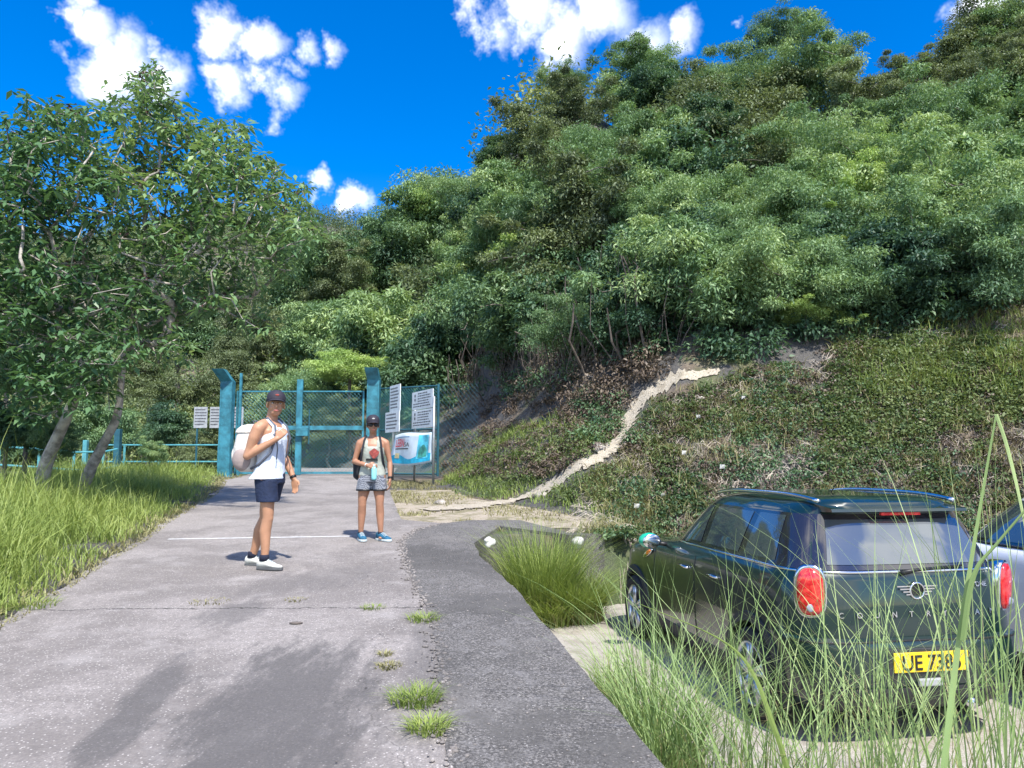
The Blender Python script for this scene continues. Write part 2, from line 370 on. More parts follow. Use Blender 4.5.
# ------------------------------------------------------------------ road, lot, wall
def road_material():
    t = NT('road'); p = t.pos(); s = t.n('ShaderNodeSeparateXYZ'); t.l(p, s.inputs[0]); X, Y = s.outputs[0], s.outputs[1]
    fine = t.noise(75, 4, .85, p); mid = t.noise(9, 6, .7, p); big = t.noise(.9, 6, .65, p, dist=.3)
    c = t.ramp(fine, [(.34, (.10,.09,.09)), (.5, (.225,.205,.19)), (.64, (.53,.485,.45))])
    m25 = t.noise(26, 5, .75, p)
    c = t.mix(.35, c, t.ramp(m25, [(.35, (.12,.105,.095)), (.5, (.30,.26,.235)), (.65, (.52,.46,.42))]))
    c = t.mix(.38, c, t.ramp(mid, [(.3, (.155,.143,.136)), (.7, (.32,.297,.28))]))
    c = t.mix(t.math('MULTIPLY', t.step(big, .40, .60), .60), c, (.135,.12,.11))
    c = t.mix(t.math('MULTIPLY', t.step(t.noise(1.7, 6, .7, p), .54, .66), .35), c, (.38,.355,.335))
    vo = t.n('ShaderNodeTexVoronoi'); vo.inputs['Scale'].default_value = 42; t.l(p, vo.inputs['Vector'])
    c = t.mix(t.math('MULTIPLY', t.math('LESS_THAN', vo.outputs['Distance'], .20), .6), c, (.62,.58,.54))    # exposed pale stones
    mp_ = t.n('ShaderNodeMapping'); mp_.inputs['Rotation'].default_value = (0, 0, R(-12)); mp_.inputs['Scale'].default_value = (1.6, .45, 1); t.l(p, mp_.inputs['Vector']); stv = mp_.outputs[0]
    # ragged dark patches: damp algae stains down the slab, then plain darker zones
    def dark_patch(x0, y0, x1, y1, r0, amt, c, thr=(.0, .85)):
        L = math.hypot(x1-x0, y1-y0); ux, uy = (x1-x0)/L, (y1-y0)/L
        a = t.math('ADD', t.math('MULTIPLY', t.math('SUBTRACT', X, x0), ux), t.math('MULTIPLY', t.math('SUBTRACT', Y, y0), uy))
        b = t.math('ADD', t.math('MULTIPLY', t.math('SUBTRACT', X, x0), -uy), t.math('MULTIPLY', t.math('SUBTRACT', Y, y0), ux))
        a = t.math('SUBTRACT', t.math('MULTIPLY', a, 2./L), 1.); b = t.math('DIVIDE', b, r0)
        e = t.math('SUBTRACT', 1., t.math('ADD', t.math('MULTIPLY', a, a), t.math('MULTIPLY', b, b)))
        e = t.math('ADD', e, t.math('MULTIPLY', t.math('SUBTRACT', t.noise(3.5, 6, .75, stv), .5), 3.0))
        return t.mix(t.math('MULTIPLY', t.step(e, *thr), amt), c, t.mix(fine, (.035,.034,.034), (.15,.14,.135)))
    a = road(190,900); b = road(320,632); c = dark_patch(a[0], a[1], b[0], b[1], .62, .85, c)
    a = road(60,800); b = road(190,650); c = dark_patch(a[0], a[1], b[0], b[1], .16, .75, c)
    a = road(205,632); b = road(255,600); c = dark_patch(a[0], a[1], b[0], b[1], .3, .55, c)  # small darker zone beside the crack
    a = road(150,610); b = road(410,560); c = dark_patch(a[0]+.4, a[1]+.35, b[0], b[1]-.2, .55, .33, c)  # wide, fainter darker zone across the slab
    a = road(330,520); b = road(470,512); c = dark_patch(a[0], a[1], b[0], b[1], .5, .3, c)
    a = road(430,768); b = road(445,600); c = dark_patch(a[0], a[1], b[0], b[1], .28, .5, c)
    # slab joint: an irregular dark crack
    w1 = t.math('MULTIPLY', t.math('SUBTRACT', t.noise(1.3, 7, .75, p), .5), .42)
    cr = t.math('ABSOLUTE', t.math('SUBTRACT', t.math('ADD', Y, t.math('ADD', w1, t.math('MULTIPLY', X, -.02))), 6.10))
    c = t.mix(t.step(t.math('ADD', cr, t.math('MULTIPLY', t.noise(30, 2, .5, p), .012)), .022, .008), c, (.035,.032,.03))
    w2 = t.math('MULTIPLY', t.math('SUBTRACT', t.noise(1.1, 5, .7, p), .5), 1.3)
    c2 = t.math('ABSOLUTE', t.math('ADD', t.math('SUBTRACT', X, w2), t.math('MULTIPLY', Y, .16)))
    c = t.mix(t.math('MULTIPLY', t.step(c2, .008, .003), .5), c, (.06,.055,.05))
    t.bsdf(c, .93, bump=t.math('ADD', fine, mid), bs=.6, bd=.006); return t.m
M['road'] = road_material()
def dark_concrete():
    t = NT('dark_concrete'); p = t.pos(); fine = t.noise(65, 4, .85, p); mid = t.noise(7, 6, .75, p); b = t.noise(1.6, 6, .75, p)
    c = t.ramp(fine, [(.35, (.035,.034,.032)), (.5, (.095,.089,.084)), (.64, (.30,.283,.266))])
    c = t.mix(t.math('MULTIPLY', t.step(mid, .5, .68), .55), c, (.21,.20,.195))
    c = t.mix(t.math('MULTIPLY', t.step(b, .50, .66), .6), c, (.23,.215,.20))
    c = t.mix(t.math('MULTIPLY', t.step(t.noise(.8, 5, .7, p), .48, .6), .6), c, (.05,.048,.045))
    vo = t.n('ShaderNodeTexVoronoi'); vo.inputs['Scale'].default_value = 30; t.l(p, vo.inputs['Vector'])
    c = t.mix(t.math('MULTIPLY', t.math('LESS_THAN', vo.outputs['Distance'], .11), .6), c, (.5,.48,.46))
    t.bsdf(c, .93, bump=t.math('ADD', fine, mid), bs=.7, bd=.007); return t.m
M['wall'] = dark_concrete()
def lot_material():
    t = NT('lot_concrete'); p = t.pos(); fine = t.noise(90, 3, .8, p); mid = t.noise(5, 6, .7, p)
    c = t.ramp(fine, [(.3, (.24,.22,.19)), (.55, (.42,.39,.34)), (.75, (.56,.53,.48))])
    c = t.mix(t.math('MULTIPLY', t.step(mid, .42, .66), .6), c, (.22,.19,.15))
    t.bsdf(c, .92, bump=t.math('ADD', fine, mid), bs=.5, bd=.006); return t.m
M['lot'] = lot_material()
def dirt_material():
    t = NT('dirt'); p = t.pos(); fine = t.noise(40, 5, .8, p); mid = t.noise(3, 6, .7, p)
    c = t.ramp(fine, [(.3, (.22,.18,.13)), (.55, (.42,.36,.28)), (.75, (.58,.52,.43))])
    c = t.mix(t.step(mid, .45, .62), c, (.20,.18,.10))
    t.bsdf(c, .95, bump=t.math('ADD', fine, mid), bs=.8, bd=.02); return t.m
M['dirt'] = dirt_material()
# band (wall top) left edge, from photo
BAND = [road(u,v) for u,v in ((452,800),(446,740),(440,690),(436,645),(428,612),(412,580),(404,556),(402,541),(418,530),(445,524))]
BAND = [BAND[0]+(BAND[0]-BAND[1])*2]+BAND
RIGHT = [(q[0],q[1]) for q in BAND] + [tuple(road(400,520)[:2]), tuple(road(392,500)[:2]), tuple(road(386,482)[:2]), (-3.9, 26)]
def rough_line(pts, step=.12, amp=.03, seed=1):
    out = []; r_ = random.Random(seed)
    for a, b in zip(pts[:-1], pts[1:]):
        n = max(1, int(math.hypot(b[0]-a[0], b[1]-a[1])/step))
        for i in range(n): out.append((a[0]+(b[0]-a[0])*i/n+r_.uniform(-amp, amp), a[1]+(b[1]-a[1])*i/n))
    out.append(tuple(pts[-1][:2])); return out
L = rough_line([(p[0],p[1]) for p in LEFT]+[(-7.9,26)], amp=.05)
Rr = [(x+.02, y) for x, y in RIGHT]
ys = np.concatenate([np.arange(-3, 12, .12), np.arange(12, 26, .3)])
Lx = np.interp(ys, [p[1] for p in L], [p[0] for p in L]); rp = sorted(Rr, key=lambda p: p[1]); Rx_ = np.interp(ys, [p[1] for p in rp], [p[0] for p in rp])
rb = MB(); nn = 8
vs = [(Lx[i]+(Rx_[i]-Lx[i])*k/nn, ys[i], KR*ys[i]+.008) for i in range(len(ys)) for k in range(nn+1)]
rb.add(vs, [(i*(nn+1)+k, i*(nn+1)+k+1, (i+1)*(nn+1)+k+1, (i+1)*(nn+1)+k) for i in range(len(ys)-1) for k in range(nn)])
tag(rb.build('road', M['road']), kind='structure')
lb = MB()
for i in range(-12, 160):      # one faint white line across the road
    pass
a = road(168,540); b = road(352,537)
n = 24; vs = []
for i in range(n+1):
    f = i/n; x = a[0]+(b[0]-a[0])*f; y = a[1]+(b[1]-a[1])*f+random.uniform(-.006,.006); vs += [(x, y-.028, KR*(y-.028)+.012), (x, y+.028, KR*(y+.028)+.012)]
lb.add(vs, [(2*i, 2*i+2, 2*i+3, 2*i+1) for i in range(n)])
M['white_line'] = simple('white_line', (.66,.66,.65), .85, var=.25, scale=25, bump=.2)
tag(lb.build('road_line', M['white_line']), kind='structure')
# parking lot sheet
lf = [(wall_x(y)-.15, y) for y in (-6, 1, 2, 3, 4, 5, 6, 7, 8, WALL_END)]
pl = [(x, y, LOT) for x, y in lf]+[(x, lot_far(x)+.2, LOT) for x in (0, 1.2)]+[(2.6,11.6,LOT),(5,11.5,LOT),(8,10.9,LOT),(14,8.4,LOT),(20,4,LOT),(20,-6,LOT)]
lm = MB(); lm.add(pl, [tuple(range(len(pl)))[::-1]]); lo_ = lm.build('parking_lot', M['lot']); tag(lo_, kind='structure')
# retaining wall: top flush with the road, face down to the lot, turning right at its far end
wm = MB()
inner = [(x, y) for x, y in zip(wx, wy)]
inner = rough_line(inner, .25, .012, 5)
face = inner+[tuple(road(500,527)[:2])]+[(.75, lot_far(.75)+.2), (1.2, lot_far(1.2)+.25)]
outer = [(p[0], p[1]) for p in BAND]
outer = rough_line(outer, .05, .012, 9)
back = [(1.25, lot_far(1.2)+.42), (.75, lot_far(.75)+.45), tuple(road(520,521)[:2]), tuple(road(470,521)[:2])]
ring = face+back+outer[::-1]
top = [(x, y, KR*y+.014) for x, y in ring]; bot = [(x, y, LOT-.1) for x, y in ring]; n = len(ring)
wm.add(top+bot, [tuple(range(n))]+[(i, (i+1) % n, n+(i+1) % n, n+i)[::-1] for i in range(n)])
rw = wm.build('retaining_wall', M['wall']); tag(rw, 'dark weathered concrete retaining wall with broad flat top beside the road', 'wall')
tri = rw.modifiers.new('t', 'TRIANGULATE'); tri.ngon_method = 'CLIP'
cb = MB(); g_ = random.Random(11)                     # crumbled edge between slab and wall top
for (x, y) in outer:
    for _ in range(3 if y < 12 else 1):
        q = g_.uniform(.004, .016)**1.0; cb.ell((x+g_.gauss(0, .035), y+g_.uniform(-.03, .03), KR*y+.016), (q*1.3, q, q*.7), Euler((0, 0, g_.uniform(0, 3))).to_matrix(), 6, 4)
for _ in range(420):
    y = g_.uniform(2.5, 10); x = wall_x(y)-g_.uniform(0, 1)**1.6*1.4; q = g_.uniform(.002, .006); cb.ell((x, y, KR*y+.017), (q*1.3, q, q*.7), None, 6, 4)
tag(cb.build('grit', M['road']), 'crumbled grit along the joint between road slab and dark wall top', 'grit', kind='stuff')
M['paint_white'] = simple('paint_white', (.62,.61,.57), .8, var=.35, scale=9, bump=.3)
# dirt apron and trail
AP = [road(u,v) for u,v in ((388,500),(398,512),(420,524),(470,520),(520,519),(545,512),(560,500),(560,492),(520,496),(470,496),(430,500))]
def drape(name, poly_rows, mat, off=.02):
    b = MB(); n = len(poly_rows[0]); vs = []
    for row in poly_rows:
        for x, y in row: vs.append((x, y, float(H(x, y))+off))
    b.add(vs, [(i*n+k, i*n+k+1, (i+1)*n+k+1, (i+1)*n+k) for i in range(len(poly_rows)-1) for k in range(n-1)])
    return b.build(name, mat, smooth=True)
TR = [(425,512),(470,508),(505,503),(535,494),(560,483),(590,466),(612,450),(625,434),(630,415),(640,402),(660,390),(690,379),(722,373)]
TP = [hit(u, v) for u, v in TR]
TW = [.30,.30,.26,.20,.17,.16,.17,.16,.18,.18,.15,.12,.05]
pp = []; 
for i in range(len(TP)-1):
    for f in np.linspace(0, 1, 14, endpoint=False): pp.append((TP[i][:2]*(1-f)+TP[i+1][:2]*f, TW[i]*(1-f)+TW[i+1]*f))
rows = []
for i, (p, wd) in enumerate(pp):
    a = pp[max(0, i-2)][0]; b = pp[min(len(pp)-1, i+2)][0]; d = (b-a)/np.linalg.norm(b-a); nrm = np.array([-d[1], d[0]])
    wd = wd*random.uniform(.6, 1.3); wl = wd*random.uniform(.7, 1.35); wr_ = wd*random.uniform(.7, 1.35); rows.append([tuple(p+nrm*(wl if k < 0 else wr_)*k/3) for k in (-3,-2,-1,0,1,2,3)])
def trail_mat():
    t = NT('trail'); p = t.pos(); fine = t.noise(30, 5, .8, p); mid = t.noise(4, 5, .7, p)
    c = t.ramp(fine, [(.3, (.22,.19,.145)), (.5, (.42,.37,.29)), (.72, (.60,.55,.46))])
    c = t.mix(t.math('MULTIPLY', t.step(mid, .5, .66), .6), c, (.24,.20,.14))
    t.bsdf(c, .95, bump=t.math('ADD', fine, mid), bs=.8, bd=.02); return t.m
M['trail'] = trail_mat()
tag(drape('path', rows, M['trail'], .035), kind='structure')
# flat dry dirt patch at the foot of the trail
rows = []
for y in np.arange(10.9, 17.5, .15):
    x0 = float(np.interp(y, [p[1] for p in rp], [p[0] for p in rp]))-.05; x1 = float(np.interp(y, (10.9, 12, 13.5, 15.5, 17.5), (1.4, 1.2, .4, -.9, -1.4)))
    rows.append([(x0+(x1-x0)*k/8, y) for k in range(9)])
tag(drape('footpath_verge', rows, M['dirt'], .012), kind='structure')

# ================================================================== vegetation
def unit(a): return a/(np.linalg.norm(a, axis=-1, keepdims=True)+1e-9)
def leaf_quads(C, D, N, L, W, belly=.45):
    """pointed leaves: base C, direction D, face normal N"""
    S = unit(np.cross(D, N)); N2 = np.cross(S, D); L = L[:,None]; W = W[:,None]
    a = C; m = C+D*L*belly+N2*L*.04; tip = C+D*L-N2*L*.12
    V = np.stack([a, m+S*W*.5, tip, m-S*W*.5], 1).reshape(-1, 3)
    Q = np.arange(len(C)*4).reshape(-1, 4); return V, Q
def clump_leaves(cen, rad, n, flat=.6, L=.12, Wr=.35, droop=.4, up=.35, jitter=.6, g=rng, core=.5):
    """leaves through clumps; cen (k,3) rad (k,)"""
    k = len(cen); idx = np.repeat(np.arange(k), n); m = len(idx)
    d = unit(g.normal(size=(m, 3))+np.array([0, 0, up])); rr = core+(1-core)*g.random(m)**.6
    # lumpy outline
    rr = rr*(1+.25*np.sin(d[:,0]*5+idx)*np.sin(d[:,1]*6+idx*2.1)+.2*g.normal(size=m)*.5)
    P = cen[idx]+d*(rad[idx]*rr)[:,None]*np.array([1, 1, flat])
    D = unit(d*np.array([.9, .9, .35])+g.normal(size=(m, 3))*jitter+np.array([0, 0, -droop]))
    N = unit(d*.5+np.array([0, 0, 1.])+g.normal(size=(m, 3))*.45)
    Ls = L*(.65+.7*g.random(m)); V, Q = leaf_quads(P, D, N, Ls, Ls*Wr)
    ct = g.random(k)[idx]; tint = np.clip(.35*g.random(m)+.65*ct, 0, 1)
    return V, Q, np.repeat(tint, 4)
def grow(trunk, trad, targets, seg=.35, g=rng, wander=.12, tip_r=.006, power=.42):
    """skeleton that reaches every target from the trunk polyline; returns MB of tapered limbs + tip dirs"""
    nodes = [np.array(p, float) for p in trunk]; par = [-1]+list(range(len(trunk)-1)); start = len(trunk)
    order = np.argsort([np.linalg.norm(t-nodes[-1]) for t in targets]); tips = []
    first = max(1, len(trunk)//2)
    for i in order:
        t = targets[i]; N = np.array(nodes[first:]); d = np.linalg.norm(N-t, axis=1)+np.clip(N[:,2]-t[2], 0, None)*.9
        j = int(np.argmin(d))+first; a = nodes[j]; L = np.linalg.norm(t-a); n = max(1, int(L/seg)); prev = j
        bow = g.normal(size=3)*wander*L
        for s in range(1, n+1):
            f = s/n; p = a+(t-a)*f+bow*math.sin(math.pi*f)+(g.normal(size=3)*.02 if s < n else 0)
            nodes.append(p); par.append(prev); prev = len(nodes)-1
        tips.append((i, prev))
    cnt = np.zeros(len(nodes)); 
    for _, q in tips: cnt[q] += 1
    for q in range(len(nodes)-1, 0, -1):
        if par[q] >= 0: cnt[par[q]] += cnt[q]
    rad = tip_r*np.maximum(cnt, 1)**power
    kids = [[] for _ in nodes]
    for q in range(1, len(nodes)): kids[par[q]].append(q)
    for q in range(start): rad[q] = max(trad[q], 0)
    mb = MB()
    def run(q0, q):
        path = [q0, q]
        while kids[path[-1]]:
            ks = sorted(kids[path[-1]], key=lambda z: -cnt[z]); path.append(ks[0])
            for z in ks[1:]: stack.append((path[-2], z))
        r_ = [min(rad[z], rad[path[1]]*1.05) for z in path]; r_ = [r_[1]*1.05]+r_[1:]
        mb.tube([nodes[z] for z in path], r_, n=6 if r_[0] > .02 else 4)
    stack = []
    if start > 1:
        mb.tube([nodes[z] for z in range(start)], list(rad[:start]), n=10)
        for z in range(start):
            for q in kids[z]:
                if q >= start: stack.append((z, q))
    while stack: run(*stack.pop())
    return mb, np.array([nodes[q] for _, q in sorted(tips)])

# ---- grasses
def blades(B, h, az, lean, W, tint, segs=4, curve=1.):
    """grass blades: base points B (n,3), height h, azimuth of lean, lean amount (0..1+), width W"""
    n = len(B); t = np.linspace(0, 1, segs+1)
    d = np.stack([np.cos(az), np.sin(az), np.zeros(n)], 1); sd_ = np.stack([-np.sin(az), np.cos(az), np.zeros(n)], 1)
    tw = rng.normal(size=n)*.5; sd_ = sd_*np.cos(tw)[:,None]+d*np.sin(tw)[:,None]
    rows = []
    for k, tt in enumerate(t):
        hor = lean*h*(tt**(1.+curve)); ver = h*(tt-.35*lean*tt**2.4)
        c = B+d*hor[:,None]; c[:,2] += ver
        w = W*(1-tt**1.6)*.5+.0004
        rows.append(c-sd_*w[:,None]); rows.append(c+sd_*w[:,None])
    V = np.stack(rows, 1).reshape(-1, 3); m = (segs+1)*2
    o = np.arange(n)[:,None, None]*m; q = np.array([[2*k, 2*k+1, 2*k+3, 2*k+2] for k in range(segs)])[None]
    return V, (o+q).reshape(-1, 4), np.repeat(tint, m)
def merge(parts):
    Vs = []; Qs = []; Ts = []; n = 0
    for V, Q, T in parts: Vs.append(V); Qs.append(Q+n); Ts.append(T); n += len(V)
    return np.concatenate(Vs), np.concatenate(Qs), np.concatenate(Ts)
def grass_obj(name, parts, mat, parent=None):
    V, Q, T = merge(parts); return link(name, np_mesh(name, V, Q, T), mat, parent)
def U(a, b, n): return rng.uniform(a, b, n)
def tuft(p, rad, n, h, W, lean=(.2, .9), tint=(0, 1), out=True, segs=5):
    a = U(0, 2*math.pi, n); r = rad*np.sqrt(U(0, 1, n)); B = np.stack([p[0]+r*np.cos(a), p[1]+r*np.sin(a), np.full(n, p[2])], 1)
    az = a+rng.normal(size=n)*.6 if out else U(0, 2*math.pi, n)
    return blades(B, U(h*.55, h*1.1, n), az, U(*lean, n), U(W*.7, W*1.3, n), U(*tint, n), segs)

# left bank: tall bright grass
n = 26000
yy = 2.6+U(0, 1, n)**1.15*19.5; dd = rng.gamma(1.6, 1.0, n)*(.5+.05*yy); dd = np.minimum(dd, 4.6)
xx = left_x(yy)-.04-dd
keep = (xx > -13) & (fbm(xx, yy, .9, 21) > .30)
xx, yy, dd = xx[keep], yy[keep], dd[keep]; zz = H(xx, yy)
hh = (.12+.48*np.clip(dd/.8, 0, 1)+.40*np.clip(dd-.8, 0, 1.2))*(.6+.9*fbm(xx, yy, 1.1, 4))*U(.6, 1.25, len(xx))*np.interp(yy, (7, 13, 20), (1.05, .62, .42))*np.where(rng.random(len(xx)) < .07, 1.7, 1.)*.86
B = np.stack([xx, yy, zz-.01], 1)
g1 = blades(B, hh, U(0, 2*math.pi, len(xx)), U(.15, 1.0, len(xx)), U(.006, .013, len(xx))*(1+.03*yy), np.clip(fbm(xx, yy, 1.6, 6)*.9+U(-.2, .3, len(xx)), 0, 1), 4)
tag(grass_obj('bank_grass', [g1], M['grass']), 'tall bright green grass growing along the left edge of the road', 'grass', kind='stuff')
n = 5200; yy = 2.6+U(0, 1, n)*19; xx = left_x(yy)-rng.gamma(1.2, .10, n)+.10; k = fbm(xx, yy, .35, 77) > .36; xx, yy = xx[k], yy[k]; m = len(xx)
ge = blades(np.stack([xx, yy, KR*yy-.005], 1), U(.04, .20, m)*np.clip((left_x(yy)-xx+.12)*4, .3, 1), U(0, 6.28, m), U(.4, 1.6, m), U(.005, .011, m)*(1+.03*yy), U(0, 1, m), 3)
tag(grass_obj('edge_grass', [ge], M['grass_dry']), 'short mixed green and straw grass creeping over the left road edge', 'grass', kind='stuff')
# dry grass and weeds on the dirt apron and at the foot of the slope
n = 15000
yy = U(10.6, 20, n); x0 = np.interp(yy, [p[1] for p in rp], [p[0] for p in rp]); xx = x0+U(0, 1, n)**1.2*np.interp(yy, (10.6, 12, 14, 20), (3.8, 4.2, 4.5, 3.2)); 
s = toe_dist(xx, yy); k = (fbm(xx, yy, .7, 31) > np.where(s > 0, .40, .52)-np.clip((yy-14)*.02, 0, .1)); k &= ~((xx > wall_x(yy)) & (yy < lot_far(xx)+.5)) ; k &= s < 2.6
xx, yy, s = xx[k], yy[k], s[k]
for p_, _w in pp:                                     # keep the trail clear
    m = np.hypot(xx-p_[0], yy-p_[1]) > .30; xx, yy, s = xx[m], yy[m], s[m]
B = np.stack([xx, yy, H(xx, yy)], 1); m = len(xx)
g2 = blades(B, np.where(s > 0, .20, .07)*U(.5, 1.6, m), U(0, 6.28, m), U(.3, 1.2, m), U(.008, .018, m), U(0, 1, m), 3)
green = s > -.2
def sub(g, mask, segs):
    mm = np.repeat(mask, (segs+1)*2); V = g[0][mm]; T = g[2][mm]; c = int(mask.sum()); mlt = (segs+1)*2
    q = np.array([[2*k, 2*k+1, 2*k+3, 2*k+2] for k in range(segs)])[None]
    return V, (np.arange(c)[:,None,None]*mlt+q).reshape(-1, 4), T
tag(grass_obj('dry_grass', [sub(g2, ~green, 3)], M['grass_dry']), 'short straw coloured grass on the dirt beside the dark wall top', 'grass', kind='stuff')
tag(grass_obj('verge_weeds', [sub(g2, green, 3)], M['grass']), 'low green weeds at the foot of the right slope by the sign posts', 'weeds', kind='stuff')

# weed tufts in the joints of the road
for (u, v, r_, n, h, mt, lab) in [(415,703,.13,260,.10,'grass','larger yellow green weed tuft in the crack near the dark wall top'),
        (428,732,.10,200,.09,'grass','weed tuft nearest the camera on the road edge'),
        (424,621,.12,160,.07,'grass','weed tuft at the right end of the road crack'),
        (388,668,.08,120,.04,'grass_dry','sparse pale weed patch between two tufts on the road edge'),
        (385,656,.05,60,.04,'grass_dry','smallest pale weed speck on the road edge'),
        (372,609,.10,90,.04,'grass','small weed tuft in the road crack right of centre'),
        (297,601,.10,60,.03,'grass_dry','flat dry weed streak in the middle of the road crack'),
        (210,603,.16,90,.03,'grass_dry','flat dry weed streak at the left of the road crack'),
        (28,607,.22,260,.09,'grass','low weed patch at the left edge of the road below the bank')]:
    p = road(u, v); p[2] += .005; o = grass_obj('weed_tuft', [tuft((0,0,0), r_, n, h, .006, (.4, 1.4))], M[mt]); o.location = p
    tag(o, lab, 'weed', 'weed tufts in the road joints')

# large grass clump in the corner of the lot
def clump_thing(name, u, v, lab, specs, mat='grass', group=None, plane=lot):
    p = plane(u, v); o = grass_obj(name, [tuft((dx, dy, 0), r_, n, h, W, ln) for dx, dy, r_, n, h, W, ln in specs], M[mat]); o.location = p
    grass_obj('dead_blades', [tuft((dx, dy, 0), r_*1.1, int(n*.22), h*.5, W, (.5, 1.5)) for dx, dy, r_, n, h, W, ln in specs], M['grass_dry'], o)
    return tag(o, lab, 'grass clump', group)
clump_thing('grass_clump', 556, 622, 'big bright green grass clump in the lot corner beside the wall', [(-.15,.3,.38,1500,1.22,.009,(.1,.75)),(.25,.1,.3,1100,.75,.009,(.3,1.1)),(-.05,-.1,.25,500,.5,.009,(.5,1.3))])
clump_thing('grass_clump', 596, 560, 'paler grass clump behind the wall end at the slope foot', [(0,.4,.5,700,.9,.011,(.1,.8)),(.3,1.1,.5,500,.9,.011,(.1,.8))], 'grass_dry')
clump_thing('grass_clump', 578, 545, 'green grass clump growing from the slope foot above the wall end', [(0,.9,.7,900,.75,.012,(.1,.8)),(.5,1.3,.6,500,.85,.012,(.1,.8))], 'grass')
clump_thing('grass_clump', 520, 575, 'grass clump against the end face of the wall', [(0,.0,.3,700,1.0,.009,(.1,.6)),(.5,.3,.3,600,.95,.009,(.1,.6))], 'grass')
# foreground reeds between the wall and the cars
specs = []
reeds = [(645,742,.20,260,1.05,(.05,.6)),(665,775,.22,380,.85,(.2,.9)),(700,800,.25,240,1.25,(.05,.8)),(612,700,.14,200,.55,(.3,1.1)),(628,730,.14,220,.5,(.3,1.1)),(655,800,.2,300,.6,(.3,1.1)),
         (760,850,.28,260,1.25,(.1,.9)),(820,880,.30,260,1.35,(.05,.8)),(880,880,.30,240,1.40,(.05,.75)),(945,900,.30,260,1.50,(.05,.7)),(1010,890,.25,200,1.75,(.05,.7)),(1060,860,.2,160,1.8,(.05,.7))]
labs = ['reed clump beside the wall edge left of the dark car front wheel','dense low reed clump on the wall edge at the bottom of the picture','tall thin reed clump before the dark car rear wheel','short grass clump on the wall edge farthest along','short grass clump second along the wall edge','short grass clump nearest along the wall edge',
        'reed clump before the left tail light','reed clump before the tailgate lettering','reed clump left of the yellow number plate','reed clump before the yellow number plate','reed clump before the right tail light','reed clump before the white car']
for (u, v, r_, n, h, ln), lab in zip(reeds, labs):
    p = lot(u, v); n = int(n*.42) if h > .9 else n
    o = grass_obj('reed_clump', [tuft((0,0,0), r_, int(n*.62), h*1.18, .0075, ln, segs=8), tuft((0,0,0), r_*1.1, int(n*.22), h*.35, .007, (.4,1.2), segs=4)], M['reed'])
    o.location = p; tag(o, lab, 'reeds', 'reed clumps between the wall and the cars')
    grass_obj('dead_blades', [tuft((0,0,0), r_, int(n*.16), h*.8, .006, (.3,1.4), segs=6)], M['grass_dry'], o)
# one thick broken stalk, bent over at its top
def ribbon(pts, wid, name, mat, **k):
    V = []; n = len(pts)
    for i, p in enumerate(pts):
        w_ = wid*(1-.75*(i/(n-1))**2); V += [(p[0]-w_/2, p[1], p[2]), (p[0], p[1]-w_*.25, p[2]), (p[0]+w_/2, p[1], p[2])]
    Fq = [(3*i+j, 3*i+j+1, 3*i+j+4, 3*i+j+3) for i in range(n-1) for j in (0, 1)]
    b = MB(); b.add(V, Fq); me = bpy.data.meshes.new(name); me.from_pydata(b.v, [], b.f); a = me.attributes.new('tint', 'FLOAT', 'POINT')
    a.data.foreach_set('value', np.full(len(b.v), k.get('t', .4), np.float32)); return link(name, me, mat)
def px_curve(pix, d, n=18):
    """smooth curve through pixels at depth(s) d"""
    P = [at(u, v, dd) for (u, v), dd in zip(pix, d)]; out = []
    for i in range(len(P)-1):
        p0 = P[max(i-1, 0)]; p1 = P[i]; p2 = P[i+1]; p3 = P[min(i+2, len(P)-1)]
        for t in np.linspace(0, 1, n, endpoint=(i == len(P)-2)):
            out.append(.5*((2*p1)+(-p0+p2)*t+(2*p0-5*p1+4*p2-p3)*t*t+(-p0+3*p1-3*p2+p3)*t**3))
    return out
o = ribbon(px_curve([(915,1000),(940,800),(955,670),(965,600),(978,520),(996,415)], [2.0,2.0,2.05,2.05,2.05,2.05]), .019, 'reed_stalk', M['reed'], t=.3)
tag(o, 'thick green reed stalk rising between number plate and right tail light', 'reed')
o = ribbon(px_curve([(963,640),(974,575),(1000,540),(1060,470)], [2.04,2.02,2.0,1.95]), .016, 'reed_leaf', M['reed'], t=.4)
tag(o, 'long reed leaf branching right from the thick stalk toward the white car', 'reed')
o = ribbon(px_curve([(996,414),(1008,450),(1024,520),(1045,640)], [2.05,2.04,2.0,2.0]), .011, 'reed_leaf', M['reed'], t=.9)
tag(o, 'pale reed leaf broken over at the top right, hanging down', 'reed')
o = ribbon(px_curve([(800,820),(775,730),(735,650),(640,604)], [3.1,3.15,3.3,3.4]), .024, 'reed_leaf', M['grass'], t=.35)
tag(o, 'broad green reed leaf arching before the dark car doors', 'reed')

